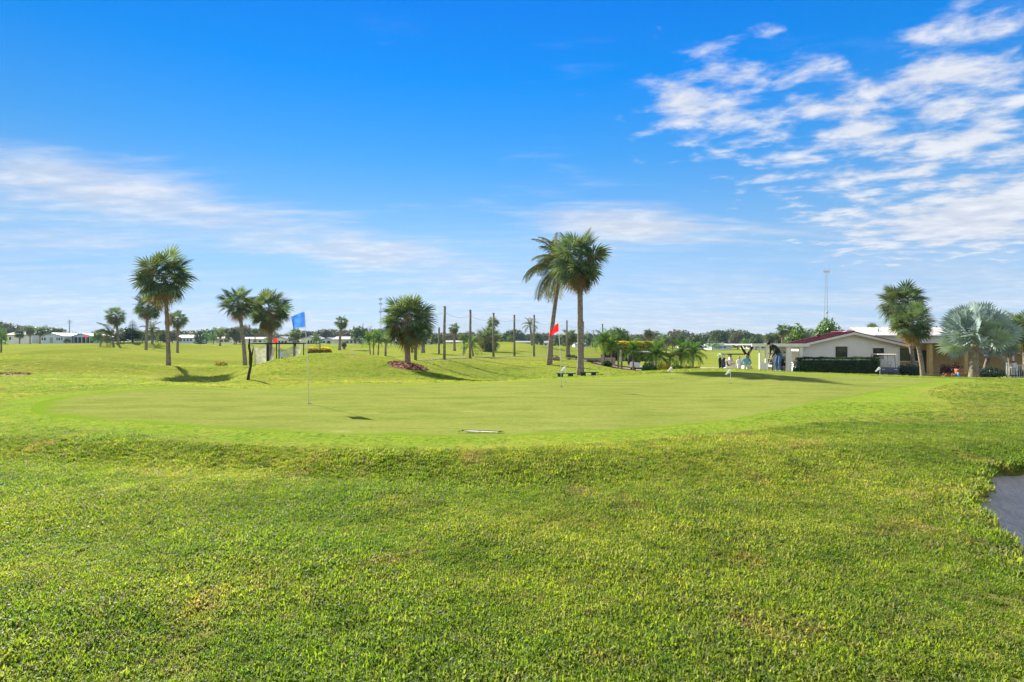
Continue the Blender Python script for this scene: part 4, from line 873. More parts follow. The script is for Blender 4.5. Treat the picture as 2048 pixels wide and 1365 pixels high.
# ------------------------------------------------------------------ far houses
def house(label, x0, x1, ytop, D, kind='gable', m=M_hblue, roof=M_froof, wins=(), depth=9, eave=.70, name='mobile_home', yb=None, door=None, screen=None):
    base = at((x0 + x1) / 2, D); zb = base.z if yb is None else PZ(yb, D); Ht = PZ(ytop, D) - zb; w = PX(x1, D) - PX(x0, D); he = Ht * eave
    t = thing(name, label, 'house', (base.x, D, zb)); h = w / 2
    if kind == 'gable':
        ob('wall', MB().prism([(-h, -.5), (h, -.5), (h, he), (0, Ht - .08), (-h, he)], 'y', 0, depth).mesh('wall', m), t)
        k = (Ht - he) / h; o = .35; P = [(-h - o, he - o * k), (0, Ht), (h + o, he - o * k), (h + o, he - o * k + .14), (0, Ht + .16), (-h - o, he - o * k + .14)]
        ob('roof', MB().prism(P, 'y', -.4, depth + .4).mesh('roof', roof), t)
    elif kind == 'arch':
        ob('wall', MB().box((0, depth / 2, he / 2 - .25), (w, depth, he + .5)).mesh('wall', m), t)
        A = [(h * 1.04 * math.cos(a), he + (Ht - he) * math.sin(a)) for a in np.linspace(0, math.pi, 11)]
        ob('roof', MB().prism(A, 'y', -.4, depth + .4).mesh('roof', roof), t)
    else:
        ob('wall', MB().box((0, depth / 2, he / 2 - .25), (w, depth, he + .5)).mesh('wall', m), t)
        ob('roof', MB().prism([(-.5, he), (depth / 2, Ht), (depth + .5, he), (depth + .5, he + .12), (depth / 2, Ht + .12), (-.5, he + .12)], 'x', -h - .3, h + .3).mesh('roof', roof), t)
    for a, b in wins:
        ww = (b - a) * w; cx = -h + (a + b) / 2 * w; f = B('window', t, (cx, -.04, he * .58), (ww, .08, he * .46), M_white); B('pane', f, (0, -.045, 0), (ww * .86, .03, he * .40), M_glass)
    if door: B('door', t, (-h + door * w, -.03, he * .40), (.95, .07, he * .8), M_htan)
    if screen:
        n = screen; ob('screen_porch', MB().box((0, -.12, he * .5), (w * .96, .1, he * .86)).mesh('screen_porch', M_black), t)
        for k in range(n + 1): B('porch_post', t, (-h * .97 + k * w * .97 / n, -.22, he * .5), (.16, .1, he * .96), M_white)
    return t
HD = 198
house('long tan roofed white home at the far left behind the pale palm', 12, 64, 664, HD, 'long', M_offw, M_htan, ((.12, .2), (.5, .58)), yb=686)
house('pale blue gabled home between the darkest palm and the utility pole', 80, 127, 667, HD - 4, 'gable', M_hblue, M_froof, ((.06, .14), (.17, .25), (.70, .76), (.79, .86), (.90, .96)), yb=686, door=.48)
house('home with a dark screened porch right of the utility pole', 140, 189, 668, HD, 'gable', M_hblue, M_froof, (), yb=687, screen=6)
house('white home with a dark porch behind the small cabbage palm', 349, 393, 671, HD, 'long', M_hblue, M_froof, ((.25, .35), (.4, .5), (.55, .65), (.7, .8)), yb=687)
house('low white home behind the small far fairway palm', 429, 464, 674, HD, 'long', M_offw, M_htan, ((.3, .5), (.55, .75)), yb=688)
house('white home behind the pair of netting palms', 480, 528, 675, HD, 'long', M_offw, M_htan, ((.55, .7), (.78, .9)), yb=689)
house('white gabled home seen above the golf netting', 545, 577, 674, HD - 6, 'gable', M_offw, M_froof, ((.15, .3), (.35, .5), (.55, .7), (.75, .9)), yb=690, eave=.62)
house('flat annex home right of the gabled home above the netting', 578, 600, 680, HD - 2, 'long', M_hblue, M_froof, ((.3, .5),), yb=690)
house('white gabled home just right of the blue flag', 601, 637, 673, HD - 4, 'gable', M_offw, M_froof, ((.4, .5), (.55, .65), (.70, .80)), yb=691)
house('little gabled home between the blue flag and the long white home', 644, 665, 676, HD - 2, 'gable', M_hblue, M_froof, ((.1, .3), (.6, .8)), yb=691)
house('long white home behind the slim lone palm', 666, 728, 674, HD - 8, 'long', M_white, M_froof, ((.42, .5), (.55, .63), (.68, .76), (.82, .92)), yb=691, eave=.66)
house('white shed like home left of the mulch ring palm', 785, 800, 677, HD, 'gable', M_white, M_froof, ((.3, .6),), yb=691)
house('pale low home behind the mulch ring palm', 828, 860, 680, HD, 'long', M_hblue, M_htan, ((.2, .4), (.6, .8)), yb=692)
house('low home behind the first tall net pole', 890, 922, 682, HD, 'long', M_hblue, M_htan, ((.3, .5), (.6, .8)), yb=692)
house('low home with a dark carport between the fourth and fifth net poles', 1031, 1067, 683, HD, 'long', M_offw, M_froof, ((.1, .25), (.5, .85)), yb=692)
house('white home just left of the red flag', 1079, 1102, 683, HD - 6, 'long', M_white, M_froof, ((.15, .3), (.45, .6), (.75, .9)), yb=695)
house('pale blue home half hidden by the thick palm trunk', 1150, 1176, 686, HD, 'long', M_hblue, M_froof, ((.6, .8),), yb=696)
house('white home in the trees right of the shaggy fairway palms', 1366, 1392, 688, HD, 'long', M_white, M_htan, ((.2, .4), (.6, .8)), yb=697)
house('pale blue home right of the date palms', 1393, 1413, 690, HD, 'long', M_hblue, M_froof, ((.3, .6),), yb=697)
house('blue grey home with a shallow arched roof left of the porch', 1424, 1463, 687, HD - 10, 'arch', M_hblue, M_hblue, ((.12, .3), (.36, .52), (.58, .74)), yb=698, eave=.5)
house('white home behind the porch posts', 1500, 1560, 687, HD, 'long', M_white, M_froof, ((.2, .3), (.5, .6)), yb=698)

# ------------------------------------------------------------------ towers and utility poles
def lattice(label, px, D, ytop, w0, w1, cross):
    base = at(px, D); Ht = PZ(ytop, D) - base.z; t = thing('cell_tower', label, 'tower', base); L = lambda k, q: Vector((math.cos(k * 2.0944 + .5), math.sin(k * 2.0944 + .5), 0)) * (w0 + (w1 - w0) * q) * .5 + Vector((0, 0, Ht * q))
    for k in range(3): T('leg', t, [L(k, -.01), L(k, 1)], .10, M_tower, 5)
    b = MB(); n = 26
    for j in range(n):
        for k in range(3): b.tube([L(k, j / n), L((k + 1) % 3, (j + 1) / n)], .04, 4); b.tube([L(k, (j + 1) / n), L((k + 1) % 3, (j + 1) / n)], .035, 4)
    ob('bracing', b.mesh('bracing', M_tower), t)
    for q, r in cross:
        b = MB()
        for k in range(9): a = k * .698; b.box((r * math.cos(a), r * math.sin(a), Ht * q), (.3, .3, 1.9)); b.tube([(0, 0, Ht * q), (r * math.cos(a), r * math.sin(a), Ht * q)], .06, 4)
        ob('antenna_ring', b.mesh('antenna_ring', M_tower), t)
    T('mast', t, [(0, 0, Ht), (0, 0, Ht + 3.5)], .07, M_steel, 5); return t, Ht
t, h_ = lattice('tall grey lattice cell tower behind the clubhouse trees', 1653, 420, 541, 3.6, 1.2, ((.985, 1.9),))
ob('dish', MB().ball((0, -.9, 0), (.9, .35, .9)).mesh('dish', M_steel, True), t, (0, 0, h_ * .41))
lattice('faint distant cell tower with stacked antenna rings left of the mulch ring palm', 761, 640, 596, 2.2, .9, ((.97, 1.8), (.86, 1.8), (.68, 1.6)))
for px, D, yt, lab in ((139, 215, 640, 'wooden utility pole between the blue gabled home and the screened porch home'), (1175, 230, 662, 'far utility pole right of the thick palm, left of two'), (1187, 235, 660, 'far utility pole right of the thick palm, right of two'), (665, 240, 658, 'far utility pole rising behind the long white home')):
    b = at(px, D); Ht = PZ(yt, D) - b.z; t = thing('utility_pole', lab, 'utility pole', b); T('pole', t, [(0, 0, -.5), (0, 0, Ht)], [.17, .12], M_post, 6)
    for q in (.93, .86): B('crossarm', t, (0, 0, Ht * q), (2.0, .12, .14), M_post)

# ------------------------------------------------------------------ driving range poles and their nets
POLES = [(831, 35.5, 608), (889, 38.7, 614), (940, 41.9, 621), (987, 45.3, 627), (1029, 48, 631), (1068, 48.9, 631), (1104, 52.4, 638), (1134, 54.6, 642), (1166, 57, 644), (1205, 60, 649)]
ORD = ['leftmost tall net pole, half hidden by the mulch ring palm', 'tall net pole right of the mulch ring palm, thickest of the row', 'tall net pole in front of the low bright feather palm', 'tall net pole in front of the bushy fan palm', 'tall net pole between the bushy fan palm and the slender feather palm', 'tall net pole just right of the slender feather palm', 'tall net pole behind the leaning feather palm trunk', 'tall net pole behind the red flag, before the forked palm', 'tall net pole mostly hidden by the thick palm trunk', 'rightmost tall net pole with net bunched at its top']
tops = []
for i, (px, D, yt) in enumerate(POLES):
    b = at(px, D); Ht = PZ(yt, D) - b.z; g = random.Random(i); tops.append((b, Ht))
    t = thing('net_pole', ORD[i], 'pole', b, 0, 'row of tall wooden net poles'); T('shaft', t, [(0, 0, -.4), (g.uniform(-.02, .02), 0, Ht * .5), (g.uniform(-.03, .03), 0, Ht)], [.095, .09, .082], M_post, 12); T('cap', t, [(0, 0, Ht), (0, 0, Ht + .03)], .088, M_dkwood, 12)
t = thing('range_net', 'faint sagging net slung between the tall wooden poles', 'net', tops[0][0])
for i in range(len(tops) - 1):
    (a, ha), (b, hb) = tops[i], tops[i + 1]; A_ = a + Vector((0, .08, ha * .90)); B_ = b + Vector((0, .08, hb * .90)); s = (B_ - A_).length * (.07 if i < 8 else .10); o = tops[0][0]; n = 14
    C = [A_.lerp(B_, k / n) + Vector((0, 0, -s * (1 - (2 * k / n - 1) ** 2))) - o for k in range(n + 1)]
    T('cable', t, C, .007, M_black, 4)
    mb = MB(); g0 = [Vector((c.x, c.y, H(c.x + o.x, c.y + o.y) + .1 - o.z)) for c in C]; mb.add(C + g0, [(k, k + 1, n + 2 + k, n + 1 + k) for k in range(n)]); ob('net', mb.mesh('net', M_netfar, True), t)
for px, D, h, lab in ((771, 46, .95, 'short wooden post left of the mulch ring palm'), (878, 52, 2.4, 'medium wooden post just left of the thickest tall pole'), (824, 52, 1.9, 'short wooden post behind the mulch ring palm trunk')):
    t = thing('wood_post', lab, 'post', at(px, D)); T('shaft', t, [(0, 0, -.3), (0, 0, h)], .09, M_post, 10); T('cap', t, [(0, 0, h), (0, 0, h + .02)], .085, M_dkwood, 10)
def pebbles(px0, px1, D0, D1, n, seed):
    g = random.Random(seed); b = MB()
    for i in range(n):
        q = g.random(); D = D0 + (D1 - D0) * q + g.uniform(-.35, .35); px = px0 + (px1 - px0) * q; x = PX(px, D); r = g.uniform(.03, .075); b.ball((x, D, H(x, D) + r * .3), (r * g.uniform(.8, 1.4), r, r * .7), 0, 5, 4)
    o = ob('stone_edging', b.mesh('stone_edging', mat('pale_stone', (.42, .39, .35), rough=.9, var=.3, scale=4)), kind='stuff'); o['label'] = 'strip of pale stones at the foot of the net poles'; o['category'] = 'stones'
pebbles(838, 1134, 36.2, 54.5, 420, 3)
def rock(name, label, px, D, r, seed):
    g = random.Random(seed); b = MB().ball((0, 0, r * .55), (r, r * .8, r * .7), 0, 9, 6); b.v = [tuple(q * g.uniform(.82, 1.12) for q in v) for v in b.v]; tag(ob(name, b.mesh(name, M_rock, False), None, at(px, D, -.05)), label, 'rock')
rock('boulder', 'brown boulder at the foot of the leaning feather palm', 1112, 42, .34, 1); rock('boulder', 'smaller brown stone between the boulder and the forked palm', 1137, 48, .2, 2)

# ------------------------------------------------------------------ hitting cage with netting behind the mound
def cage():
    o = Vector((PX(570, 40), 40, H(PX(570, 40), 40))); t = thing('golf_hitting_cage', 'netted golf hitting cage with black posts behind the grassy mound', 'golf net', o)
    def p(px, py, D): return Vector((PX(px, D), D, PZ(py, D))) - o
    gz = lambda px, D: H(PX(px, D), D) - .05 - o.z
    for px, D in ((499, 37.5), (534, 37.5), (536.5, 41), (588, 38), (591, 42), (607, 39.5), (640, 42), (553, 42), (558, 43)):
        q = p(px, 686, D); T('post', t, [(q.x, q.y, gz(px, D)), q], .045 if px < 595 else .035, M_black, 6)
    T('top_rail', t, [p(497, 686, 37.5), p(534, 687, 37.5), p(588, 687, 38), p(607, 687, 39.5), p(640, 687, 42)], .04, M_black, 6)
    T('rear_rail', t, [p(499, 688, 41), p(536.5, 688, 41), p(591, 688, 42), p(640, 687, 42)], .03, M_black, 6)
    B('white_band', t, p(514, 685.6, 37.42), (1.0, .02, .05), M_white)
    def net(TL, TR, BR_, BL, m, name='net_panel', sag=.12, n=8):
        b = MB(); vs = []
        for j in range(n + 1):
            for i in range(n + 1):
                u, v = i / n, j / n; q = (TL.lerp(TR, u)).lerp(BL.lerp(BR_, u), v); q = q + Vector((.06 * math.sin(v * 3.1) * (1 - 2 * u), -sag * math.sin(math.pi * u) * math.sin(math.pi * v * .9), -sag * 2.0 * math.sin(math.pi * u) * (1 - v))); vs.append(q)
        b.add(vs, [(j * (n + 1) + i, j * (n + 1) + i + 1, (j + 1) * (n + 1) + i + 1, (j + 1) * (n + 1) + i) for j in range(n) for i in range(n)]); ob(name, b.mesh(name, m, True, False), t)
    net(p(504, 688, 38), p(534, 690, 38), p(535, 734, 38), p(509, 735, 38), M_net)
    net(p(544, 692, 39.5), p(552, 696, 39.5), p(545, 735, 39.5), p(536, 735, 39.5), M_net, sag=.02)
    net(p(558, 694, 40), p(588, 692, 40), p(588, 735, 40), p(562, 735, 40), M_net)
    net(p(589, 692, 40.5), p(604, 692, 40.5), p(596, 735, 40.5), p(589, 735, 40.5), M_net, sag=.03)
    net(p(500, 687, 37.6), p(534, 687, 37.6), p(534, 699, 37.6), p(500, 693, 37.6), M_netdk, 'top_net')
    net(p(534, 687, 37.7), p(588, 687, 38), p(588, 698, 38), p(534, 700, 37.7), M_netdk, 'top_net', .3); net(p(588, 687, 38.1), p(640, 687, 42), p(640, 697, 42), p(588, 699, 38.1), M_netdk, 'top_net', .25)
    net(p(607, 688, 41.5), p(640, 688, 42), p(640, 735, 42), p(607, 735, 41.5), mat('thin_side_net', (.2, .2, .2), rough=.9, alpha=.13), 'side_net', .05)
cage()
def sign_post(label, px, D, ytop, h, m):
    b = at(px, D); zt = PZ(ytop, D) - b.z; t = thing('sign_post', label, 'sign', b); B('post', t, (0, 0, (zt - .1) / 2 - .1), (.10, .08, zt - .1), M_black); B('plaque', t, (0, -.06, zt - h / 2), (.24, .03, h), m)
sign_post('small white plaque on a black post on the mound crest', 706, 40, 703, .33, M_white); sign_post('pale blue plaque on a black post before the hitting cage', 564, 36.5, 704, .36, M_hblue)
# crooked dead trunk in front of the mound
t = thing('dead_trunk', 'crooked dark dead trunk leaning in front of the hitting cage', 'tree stump', at(495, 25.3))
T('trunk', t, [(0, 0, -.15), (.06, 0, .25), (.13, .02, .6), (.16, 0, .95), (.10, .03, 1.25), (.06, 0, 1.5), (.09, 0, 1.85)], [.075, .06, .055, .065, .055, .045, .025], mat('dead_bark', (.045, .035, .028), rough=.95, var=.4, scale=9, bump=.8), 9)
T('branch_stub', t, [(.15, 0, .95), (.21, 0, 1.15), (.25, 0, 1.42)], [.04, .03, .02], MATS['dead_bark'], 7); T('branch_stub', t, [(.09, .02, 1.3), (.02, 0, 1.42)], [.03, .012], MATS['dead_bark'], 6)
# flag seen beyond the cage, and one by the dark porch
def far_flag(label, px, D, ytop, w, h):
    b = at(px, D); zt = PZ(ytop, D) - b.z; t = thing('fairway_flag', label, 'flag', b); T('pole', t, [(0, 0, 0), (0, 0, zt)], .02, M_stick, 5)
    vs = [(-w * i / 5, .05 * math.sin(i * 1.4), zt - h * j - .04 * i / 5) for j in (0, .5, 1) for i in range(6)]; ob('cloth', MB().add(vs, [(j * 6 + i, j * 6 + i + 1, (j + 1) * 6 + i + 1, (j + 1) * 6 + i) for j in range(2) for i in range(5)]).mesh('cloth', M_red, True, False), t)
far_flag('small red flag behind the hitting cage, right of the netting palms', 556, 58, 678, .55, .34)
far_flag('small orange red flag far off before the dark screened porch', 174, 190, 671, 1.1, .6)
far_flag('small red flag on the far fairway between the third and fourth net poles', 1024, 150, 681, .8, .5)

# ------------------------------------------------------------------ flagsticks and pennants on the green
def flagstick(label, pxb, D, ptop, m, w, h, sag, n=12, lift=0.0):
    b = at(pxb, D); top = Vector((PX(ptop[0], D), D + .05, PZ(ptop[1], D))) - b; t = thing('flagstick', label, 'flag', b)
    T('pole', t, [(0, 0, -.05), top * .5 + Vector((.01, 0, 0)), top], [.0095, .0085, .006], M_stick, 8); T('cup_rim', t, [(0, 0, .0), (0, 0, .006)], .055, M_dk, 14)
    ax = top.normalized(); vs = []
    for j in range(n + 1):
        for i in range(n + 1):
            u, v = i / n, j / n; a = top - ax * (.02 + v * h); bx = -w * u * (1 - .10 * v * u)
            vs.append(a + Vector((bx, .045 * math.sin(u * 5.0 + v * 2.2) * u + .03 * math.sin(u * 9 - v * 3) * u, -sag * u ** 1.3 * (1 - .45 * v) + .014 * math.sin(u * 7 + v * 4) * u)))
    ob('cloth', MB().add(vs, [(j * (n + 1) + i, j * (n + 1) + i + 1, (j + 1) * (n + 1) + i + 1, (j + 1) * (n + 1) + i) for j in range(n) for i in range(n)]).mesh('cloth', m, True, False), t); return t
fs_ = flagstick('tall flagstick with a light blue flag, nearest pin on the green', 618, 13.45, (607.5, 622), M_blue, .325, .355, .12)
B('hem_tab', fs_, (PX(604, 13.45) - PX(618, 13.45), .05, PZ(655.5, 13.45) - fs_.location.z), (.10, .008, .022), M_pen)
flagstick('tall flagstick with a red flag in front of the leaning feather palm', 1123, 18.2, (1117, 645), M_red, .29, .27, .30)
def pennant(label, px, D, py, ytop, tilt=.25, s=1.0):
    b = at(px, D); zt = PZ(ytop, D) - b.z; t = thing('practice_pin', label, 'golf pin', b, 0, 'short white pennant pins on the putting green'); T('pole', t, [(0, 0, -.05), (0, 0, zt)], .006, M_stick, 7)
    L = .21 * s; d = Vector((-math.cos(.75), .15, -math.sin(.75))); n_ = Vector((-math.sin(.75), 0, math.cos(.75))); b_ = MB(); vs = []
    for k in range(7):
        q = k / 6; c = Vector((0, 0, zt - .045 * s)) + d * L * q; r = .055 * s * (1.0 - .55 * q) * (1 + .1 * math.sin(q * 7)); vs += [c + n_ * (r * math.cos(a)) + Vector((0, 1, 0)) * (r * .55 * math.sin(a)) for a in [j * math.pi / 4 for j in range(8)]]
    b_.add(vs, [(k * 8 + j, k * 8 + (j + 1) % 8, (k + 1) * 8 + (j + 1) % 8, (k + 1) * 8 + j) for k in range(6) for j in range(8)] + [tuple(range(48, 56))]); ob('cloth', b_.mesh('cloth', M_pen, True), t); T('cup_rim', t, [(0, 0, 0), (0, 0, .005)], .05, M_dk, 12)
pennant('white pennant pin beside the red flag pole', 1131, 20.6, 765, 733, s=1.0); pennant('white pennant pin left of the long crown shadow on the green', 1344, 22.0, 759, 733.5); pennant('white pennant pin in front of the golf cart path', 1461, 19.5, 769, 739); pennant('white pennant pin before the navy golf cart', 1760, 22.2, 758, 734)
# white liner in a cut at the near edge of the green
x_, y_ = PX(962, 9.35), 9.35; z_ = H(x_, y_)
t = thing('turf_cut', 'white strip lying in a dark edged cut at the near edge of the green', 'ground marker', (x_, y_, z_), R(-9)); ob('white_strip', MB().prism([(-.30, .02), (-.12, -.035), (.10, -.045), (.27, -.05), (.30, -.02), (.05, .015), (-.2, .035)], 'z', 0, .016).mesh('white_strip', M_white), t); ob('shade_edge', MB().prism([(-.33, .03), (-.2, .038), (.05, .02), (.32, -.015), (.34, .01), (.1, .05), (-.15, .075), (-.3, .06)], 'z', 0, .022).mesh('shade_edge', mat('cut_shade', (.03, .035, .018), rough=.95, var=.4, scale=20, bump=.8)), t)  # strip lies flush; the dark rim paints in the shadow along the cut
# low benches by the thick palm
for px, lab in ((1132, 'low dark green bench left of the thick palm'), (1178, 'low dark green bench right of the thick palm')):
    t = thing('low_bench', lab, 'bench', at(px, 27.4), R(4 if px < 1150 else -3)); B('top', t, (0, 0, .165), (.92, .30, .04), M_bench); B('leg', t, (-.28, 0, .065), (.24, .24, .16), M_black); B('leg', t, (.22, 0, .065), (.22, .24, .16), M_black)

# ------------------------------------------------------------------ clubhouse
def clubhouse():
    zb = -1.45; xl, xr, xp, y0, y1 = 22.46, 29.9, 26.2, 44.0, 46.3; ze, zp = 1.25, 2.12
    t = thing('clubhouse', 'cream sided clubhouse with a maroon gable roof and yellow wing', 'building', (xp, y0, zb)); o = Vector((xp, y0, zb)); L = lambda x, y, z: Vector((x, y, z)) - o
    ob('wall', MB().prism([(xl - xp, 0), (xr - xp, 0), (xr - xp, ze - zb), (0, zp - zb), (xl - xp, ze - zb)], 'y', 0, y1 - y0).mesh('wall', M_offw), t, label='cream gable wing wall')
    k = (zp - ze) / (xp - xl); z = 0.0; bh = .185
    while z < zp - zb - .12:
        def hw(zz): return (xr - xl) / 2 - .06 if zz <= ze - zb else max(.02, (zp - zb - zz) / k - .06)
        a, b = hw(z), hw(z + bh); vs = [(-a, -.034, z), (a, -.034, z), (b, -.012, z + bh - .004), (-b, -.012, z + bh - .004), (-a, .01, z), (a, .01, z), (b, .01, z + bh - .004), (-b, .01, z + bh - .004)]
        ob('siding_board', MB().add(vs, [(0, 1, 2, 3), (0, 4, 5, 1), (3, 2, 6, 7), (0, 3, 7, 4), (1, 5, 6, 2)]).mesh('siding_board', M_offw), t); z += bh
    for x in (xl - xp, xr - xp): B('corner_board', t, (x, -.02, (ze - zb) / 2), (.12, .06, ze - zb), M_white)
    # maroon roof: two slopes with standing seams, white rakes
    for sgn, nm in ((-1, 'roof_slope'), (1, 'roof_slope')):
        ov = .35; e = (xp - xl) + ov; drop = e * k; b = MB().prism([(0, zp - zb + .02), (sgn * e, zp - zb + .02 - drop), (sgn * e, zp - zb + .10 - drop), (0, zp - zb + .10)], 'y', -.42, y1 - y0 + .3)
        for j in range(7):
            yy = -.36 + j * .41; b.prism([(0, zp - zb + .10), (sgn * e, zp - zb + .10 - drop), (sgn * e, zp - zb + .14 - drop), (0, zp - zb + .14)], 'y', yy, yy + .035)
        ob(nm, b.mesh(nm, M_maroon), t)
        ob('rake_board', MB().prism([(0, zp - zb - .12), (sgn * (e + .02), zp - zb - .12 - drop), (sgn * (e + .02), zp - zb + .045 - drop), (0, zp - zb + .045)], 'y', -.46, -.425).mesh('rake_board', M_white), t)
    T('ridge_cap', t, [(0, -.44, zp - zb + .12), (0, y1 - y0 + .3, zp - zb + .12)], .06, M_maroon, 6)
    v = ob('roof_vent', MB().tube([(0, 0, 0), (0, 0, .22)], [.10, .10], 10).tube([(0, 0, .18), (0, 0, .27), (0, 0, .34)], [.15, .17, .05], 10).mesh('roof_vent', M_maroon, True), t, L(24.4, 45.4, 1.72))
    for px0, px1, p0, p1 in ((1671, 1694, 694, 717), (1746, 1767, 697, 719)):
        x0, x1, za, zc = PX(px0, y0), PX(px1, y0), PZ(p1, y0), PZ(p0, y0); w, h = x1 - x0, zc - za
        f = B('window', t, L((x0 + x1) / 2, y0 - .035, (za + zc) / 2), (w, .06, h), M_black); B('upper_pane', f, (0, -.033, h * .23), (w * .86, .015, h * .40), M_glass); B('lower_pane', f, (0, -.030, -h * .24), (w * .86, .012, h * .42), M_glass); B('meeting_rail', f, (0, -.04, -.005), (w * .94, .03, .045), M_black)
        B('window_header', t, L((x0 + x1) / 2, y0 - .05, zc + .05), (w * 1.32, .06, .05), M_offw)
    # yellow wing
    yw, x2 = 50.0, 56.0
    ob('wing_wall', MB().box(((30.0 + x2) / 2 - xp, yw + 3 - y0, 1.60), (x2 - 30.0, 6, 3.2)).mesh('wing_wall', M_yellow), t, label='yellow stucco wing wall')
    ob('fascia', MB().box(((28.3 + x2) / 2 - xp, 46.9 - y0, (1.93 + 1.33) / 2 - zb), (x2 - 28.3, .12, .60)).mesh('fascia', M_fascia), t)
    ob('soffit', MB().box(((30.0 + x2) / 2 - xp, 48.5 - y0, 1.40 - zb), (x2 - 30.0, 3.0, .06)).mesh('soffit', M_soffit), t)
    zr = 2.80; ze_ = 1.97; xe, xh = 28.7, 32.3; Vr = [L(xe, 46.7, ze_), L(x2, 46.7, ze_), L(x2, 54.5, zr), L(xh, 54.5, zr), L(38.0, 62, ze_), L(x2, 62, ze_)]; Vr += [q - Vector((0, 0, .09)) for q in Vr]
    ob('wing_roof', MB().add(Vr, [(0, 1, 2, 3), (0, 3, 4), (3, 2, 5, 4), (6, 9, 8, 7), (6, 10, 9), (9, 10, 11, 8), (0, 6, 7, 1), (4, 10, 6, 0), (1, 7, 8, 2), (2, 8, 11, 5), (5, 11, 10, 4)]).mesh('wing_roof', M_hroof), t, label='white standing seam metal roof')
    sm = MB().prism([(0, 0), (7.8, zr - ze_), (7.8, zr - ze_ + .045), (0, .045)], 'x', -.022, .022).mesh('roof_seam', M_hroof)
    for j in range(39): ob('roof_seam', sm, t, (xh + .05 + j * .61 - xp, 46.70 - y0, ze_ + .003 - zb))
    for j in range(1, 6):
        q = j / 6; ob('roof_seam', MB().prism([(0, 0), (7.8 * q, (zr - ze_) * q), (7.8 * q, (zr - ze_) * q + .045), (0, .045)], 'x', -.022, .022).mesh('roof_seam', M_hroof), t, (xe + (xh - xe) * q - xp, 46.70 - y0, ze_ + .003 - zb))
    ob('vent_pipe', MB().tube([(0, 0, 0), (0, 0, .3)], .06, 8).mesh('vent_pipe', M_steel), t, L(PX(1757, 50), 50, 2.3))
    x0, x1, za, zc = PX(1797, yw), PX(1836, yw), PZ(722, yw), PZ(698, yw); f = B('window', t, L((x0 + x1) / 2, yw - .04, (za + zc) / 2), (x1 - x0, .08, zc - za), M_black); B('pane', f, (-.42, -.045, 0), (.78, .015, zc - za - .12), M_glass); B('pane', f, (.42, -.045, 0), (.78, .015, zc - za - .12), M_glass); B('window_sill', t, L((x0 + x1) / 2, yw - .09, za - .05), (x1 - x0 + .15, .16, .07), M_white)
    d = B('door', t, L(PX(1846, yw), yw - .03, -.35), (.85, .06, 2.1), M_dkwood); B('handle', d, (-.34, -.06, -.05), (.04, .05, .16), M_steel)
    B('column', t, L(PX(1859.5, 47.2), 47.2, -.05), (.30, .30, 2.85), M_yellow); B('column', t, L(PX(2022, 47.2), 47.2, -.05), (.32, .30, 2.85), M_fascia, label='pale grey column')
    B('column', t, L(PX(1930, 47.2), 47.2, -.05), (.30, .30, 2.85), M_yellow)
    ob('patio_slab', MB().box((36 - xp, 48.2 - y0, .06), (14, 4.0, .24)).mesh('patio_slab', concrete), t)
    # white porch on the left
    ob('porch_roof', MB().box((19.75 - xp, 44.6 - y0, 1.225 - zb), (4.2, 5.4, .10)).mesh('porch_roof', M_hroof), t); ob('porch_beam', MB().box((19.75 - xp, 41.86 - y0, 1.20 - zb), (4.24, .10, .22)).mesh('porch_beam', M_white), t)
    for x, w in ((18.32, .13), (18.78, .16), (20.42, .36), (21.32, .26)): B('porch_post', t, L(x, 42.0, (1.10 + zb) / 2), (w, .16, 1.10 - zb), M_white)
    B('post_panel', t, L(18.55, 42.02, -.75), (.36, .05, 1.35), M_white); B('porch_wall', t, L(21.15, 44.6, -.1), (1.4, .10, 2.5), M_offw)
    for x in (20.85, 21.35): B('wall_lamp', t, L(x, 44.5, .62), (.14, .12, .10), M_black)
    B('porch_floor', t, L(19.9, 44.4, -1.36), (4.4, 5.0, .14), concrete)
    # small board lettering plate
clubhouse()
gz = -1.30
t = thing('service_counter', 'wooden topped counter under the porch beside the white pillar', 'counter', (PX(1570, 43.6), 43.6, gz)); B('top_box', t, (0, 0, 1.45), (.62, .4, .34), M_wood)
for sx in (-.27, .27): B('leg', t, (sx, -.12, .64), (.07, .07, 1.28), M_wood); B('leg', t, (sx, .14, .64), (.07, .07, 1.28), M_wood)
t = thing('bag_rack', 'white bag rack with dark club heads between the porch posts', 'rack', (PX(1581, 42.5), 42.5, gz)); B('top_rail', t, (0, 0, 1.28), (.66, .06, .07), M_white); B('mid_rail', t, (0, 0, .98), (.66, .05, .05), M_white)
for sx in (-.30, -.02, .30): B('upright', t, (sx, 0, .64), (.06, .05, 1.28), M_white)
for k, x in enumerate((-.2, -.08, .12, .24)): ob('club_head', MB().ball((0, 0, 0), (.05, .04, .045), 0, 7, 5).tube([(0, .04, -.02), (0, .10, -1.0)], .008, 5).mesh('club_head', M_black), t, (x, -.02, 1.12 + .03 * (k % 2)))
def golf_bag(label, loc, m, lean=0.0, rz=0.0, s=1.0):
    t = thing('golf_bag', label, 'golf bag', loc, rot=(lean, 0, rz)); ob('bag', MB().tube([(0, 0, 0), (0, 0, .1), (0, 0, .7 * s), (0, 0, .85 * s)], [.13, .14, .125, .14], 10).mesh('bag', m, True), t); ob('pocket', MB().box((0, -.13, .35), (.18, .10, .38)).mesh('pocket', m), t)
    b = MB(); g = random.Random(int(loc[0] * 9))
    for k in range(7): a = k * .9; p = Vector((.07 * math.cos(a), .07 * math.sin(a), .8 * s)); q = p + Vector((.05 * math.cos(a), .05 * math.sin(a), g.uniform(.2, .36))); b.tube([p, q], .007, 5); b.ball(q, (.05, .03, .03), 0, 6, 4)
    ob('clubs', b.mesh('clubs', M_steel), t); return t
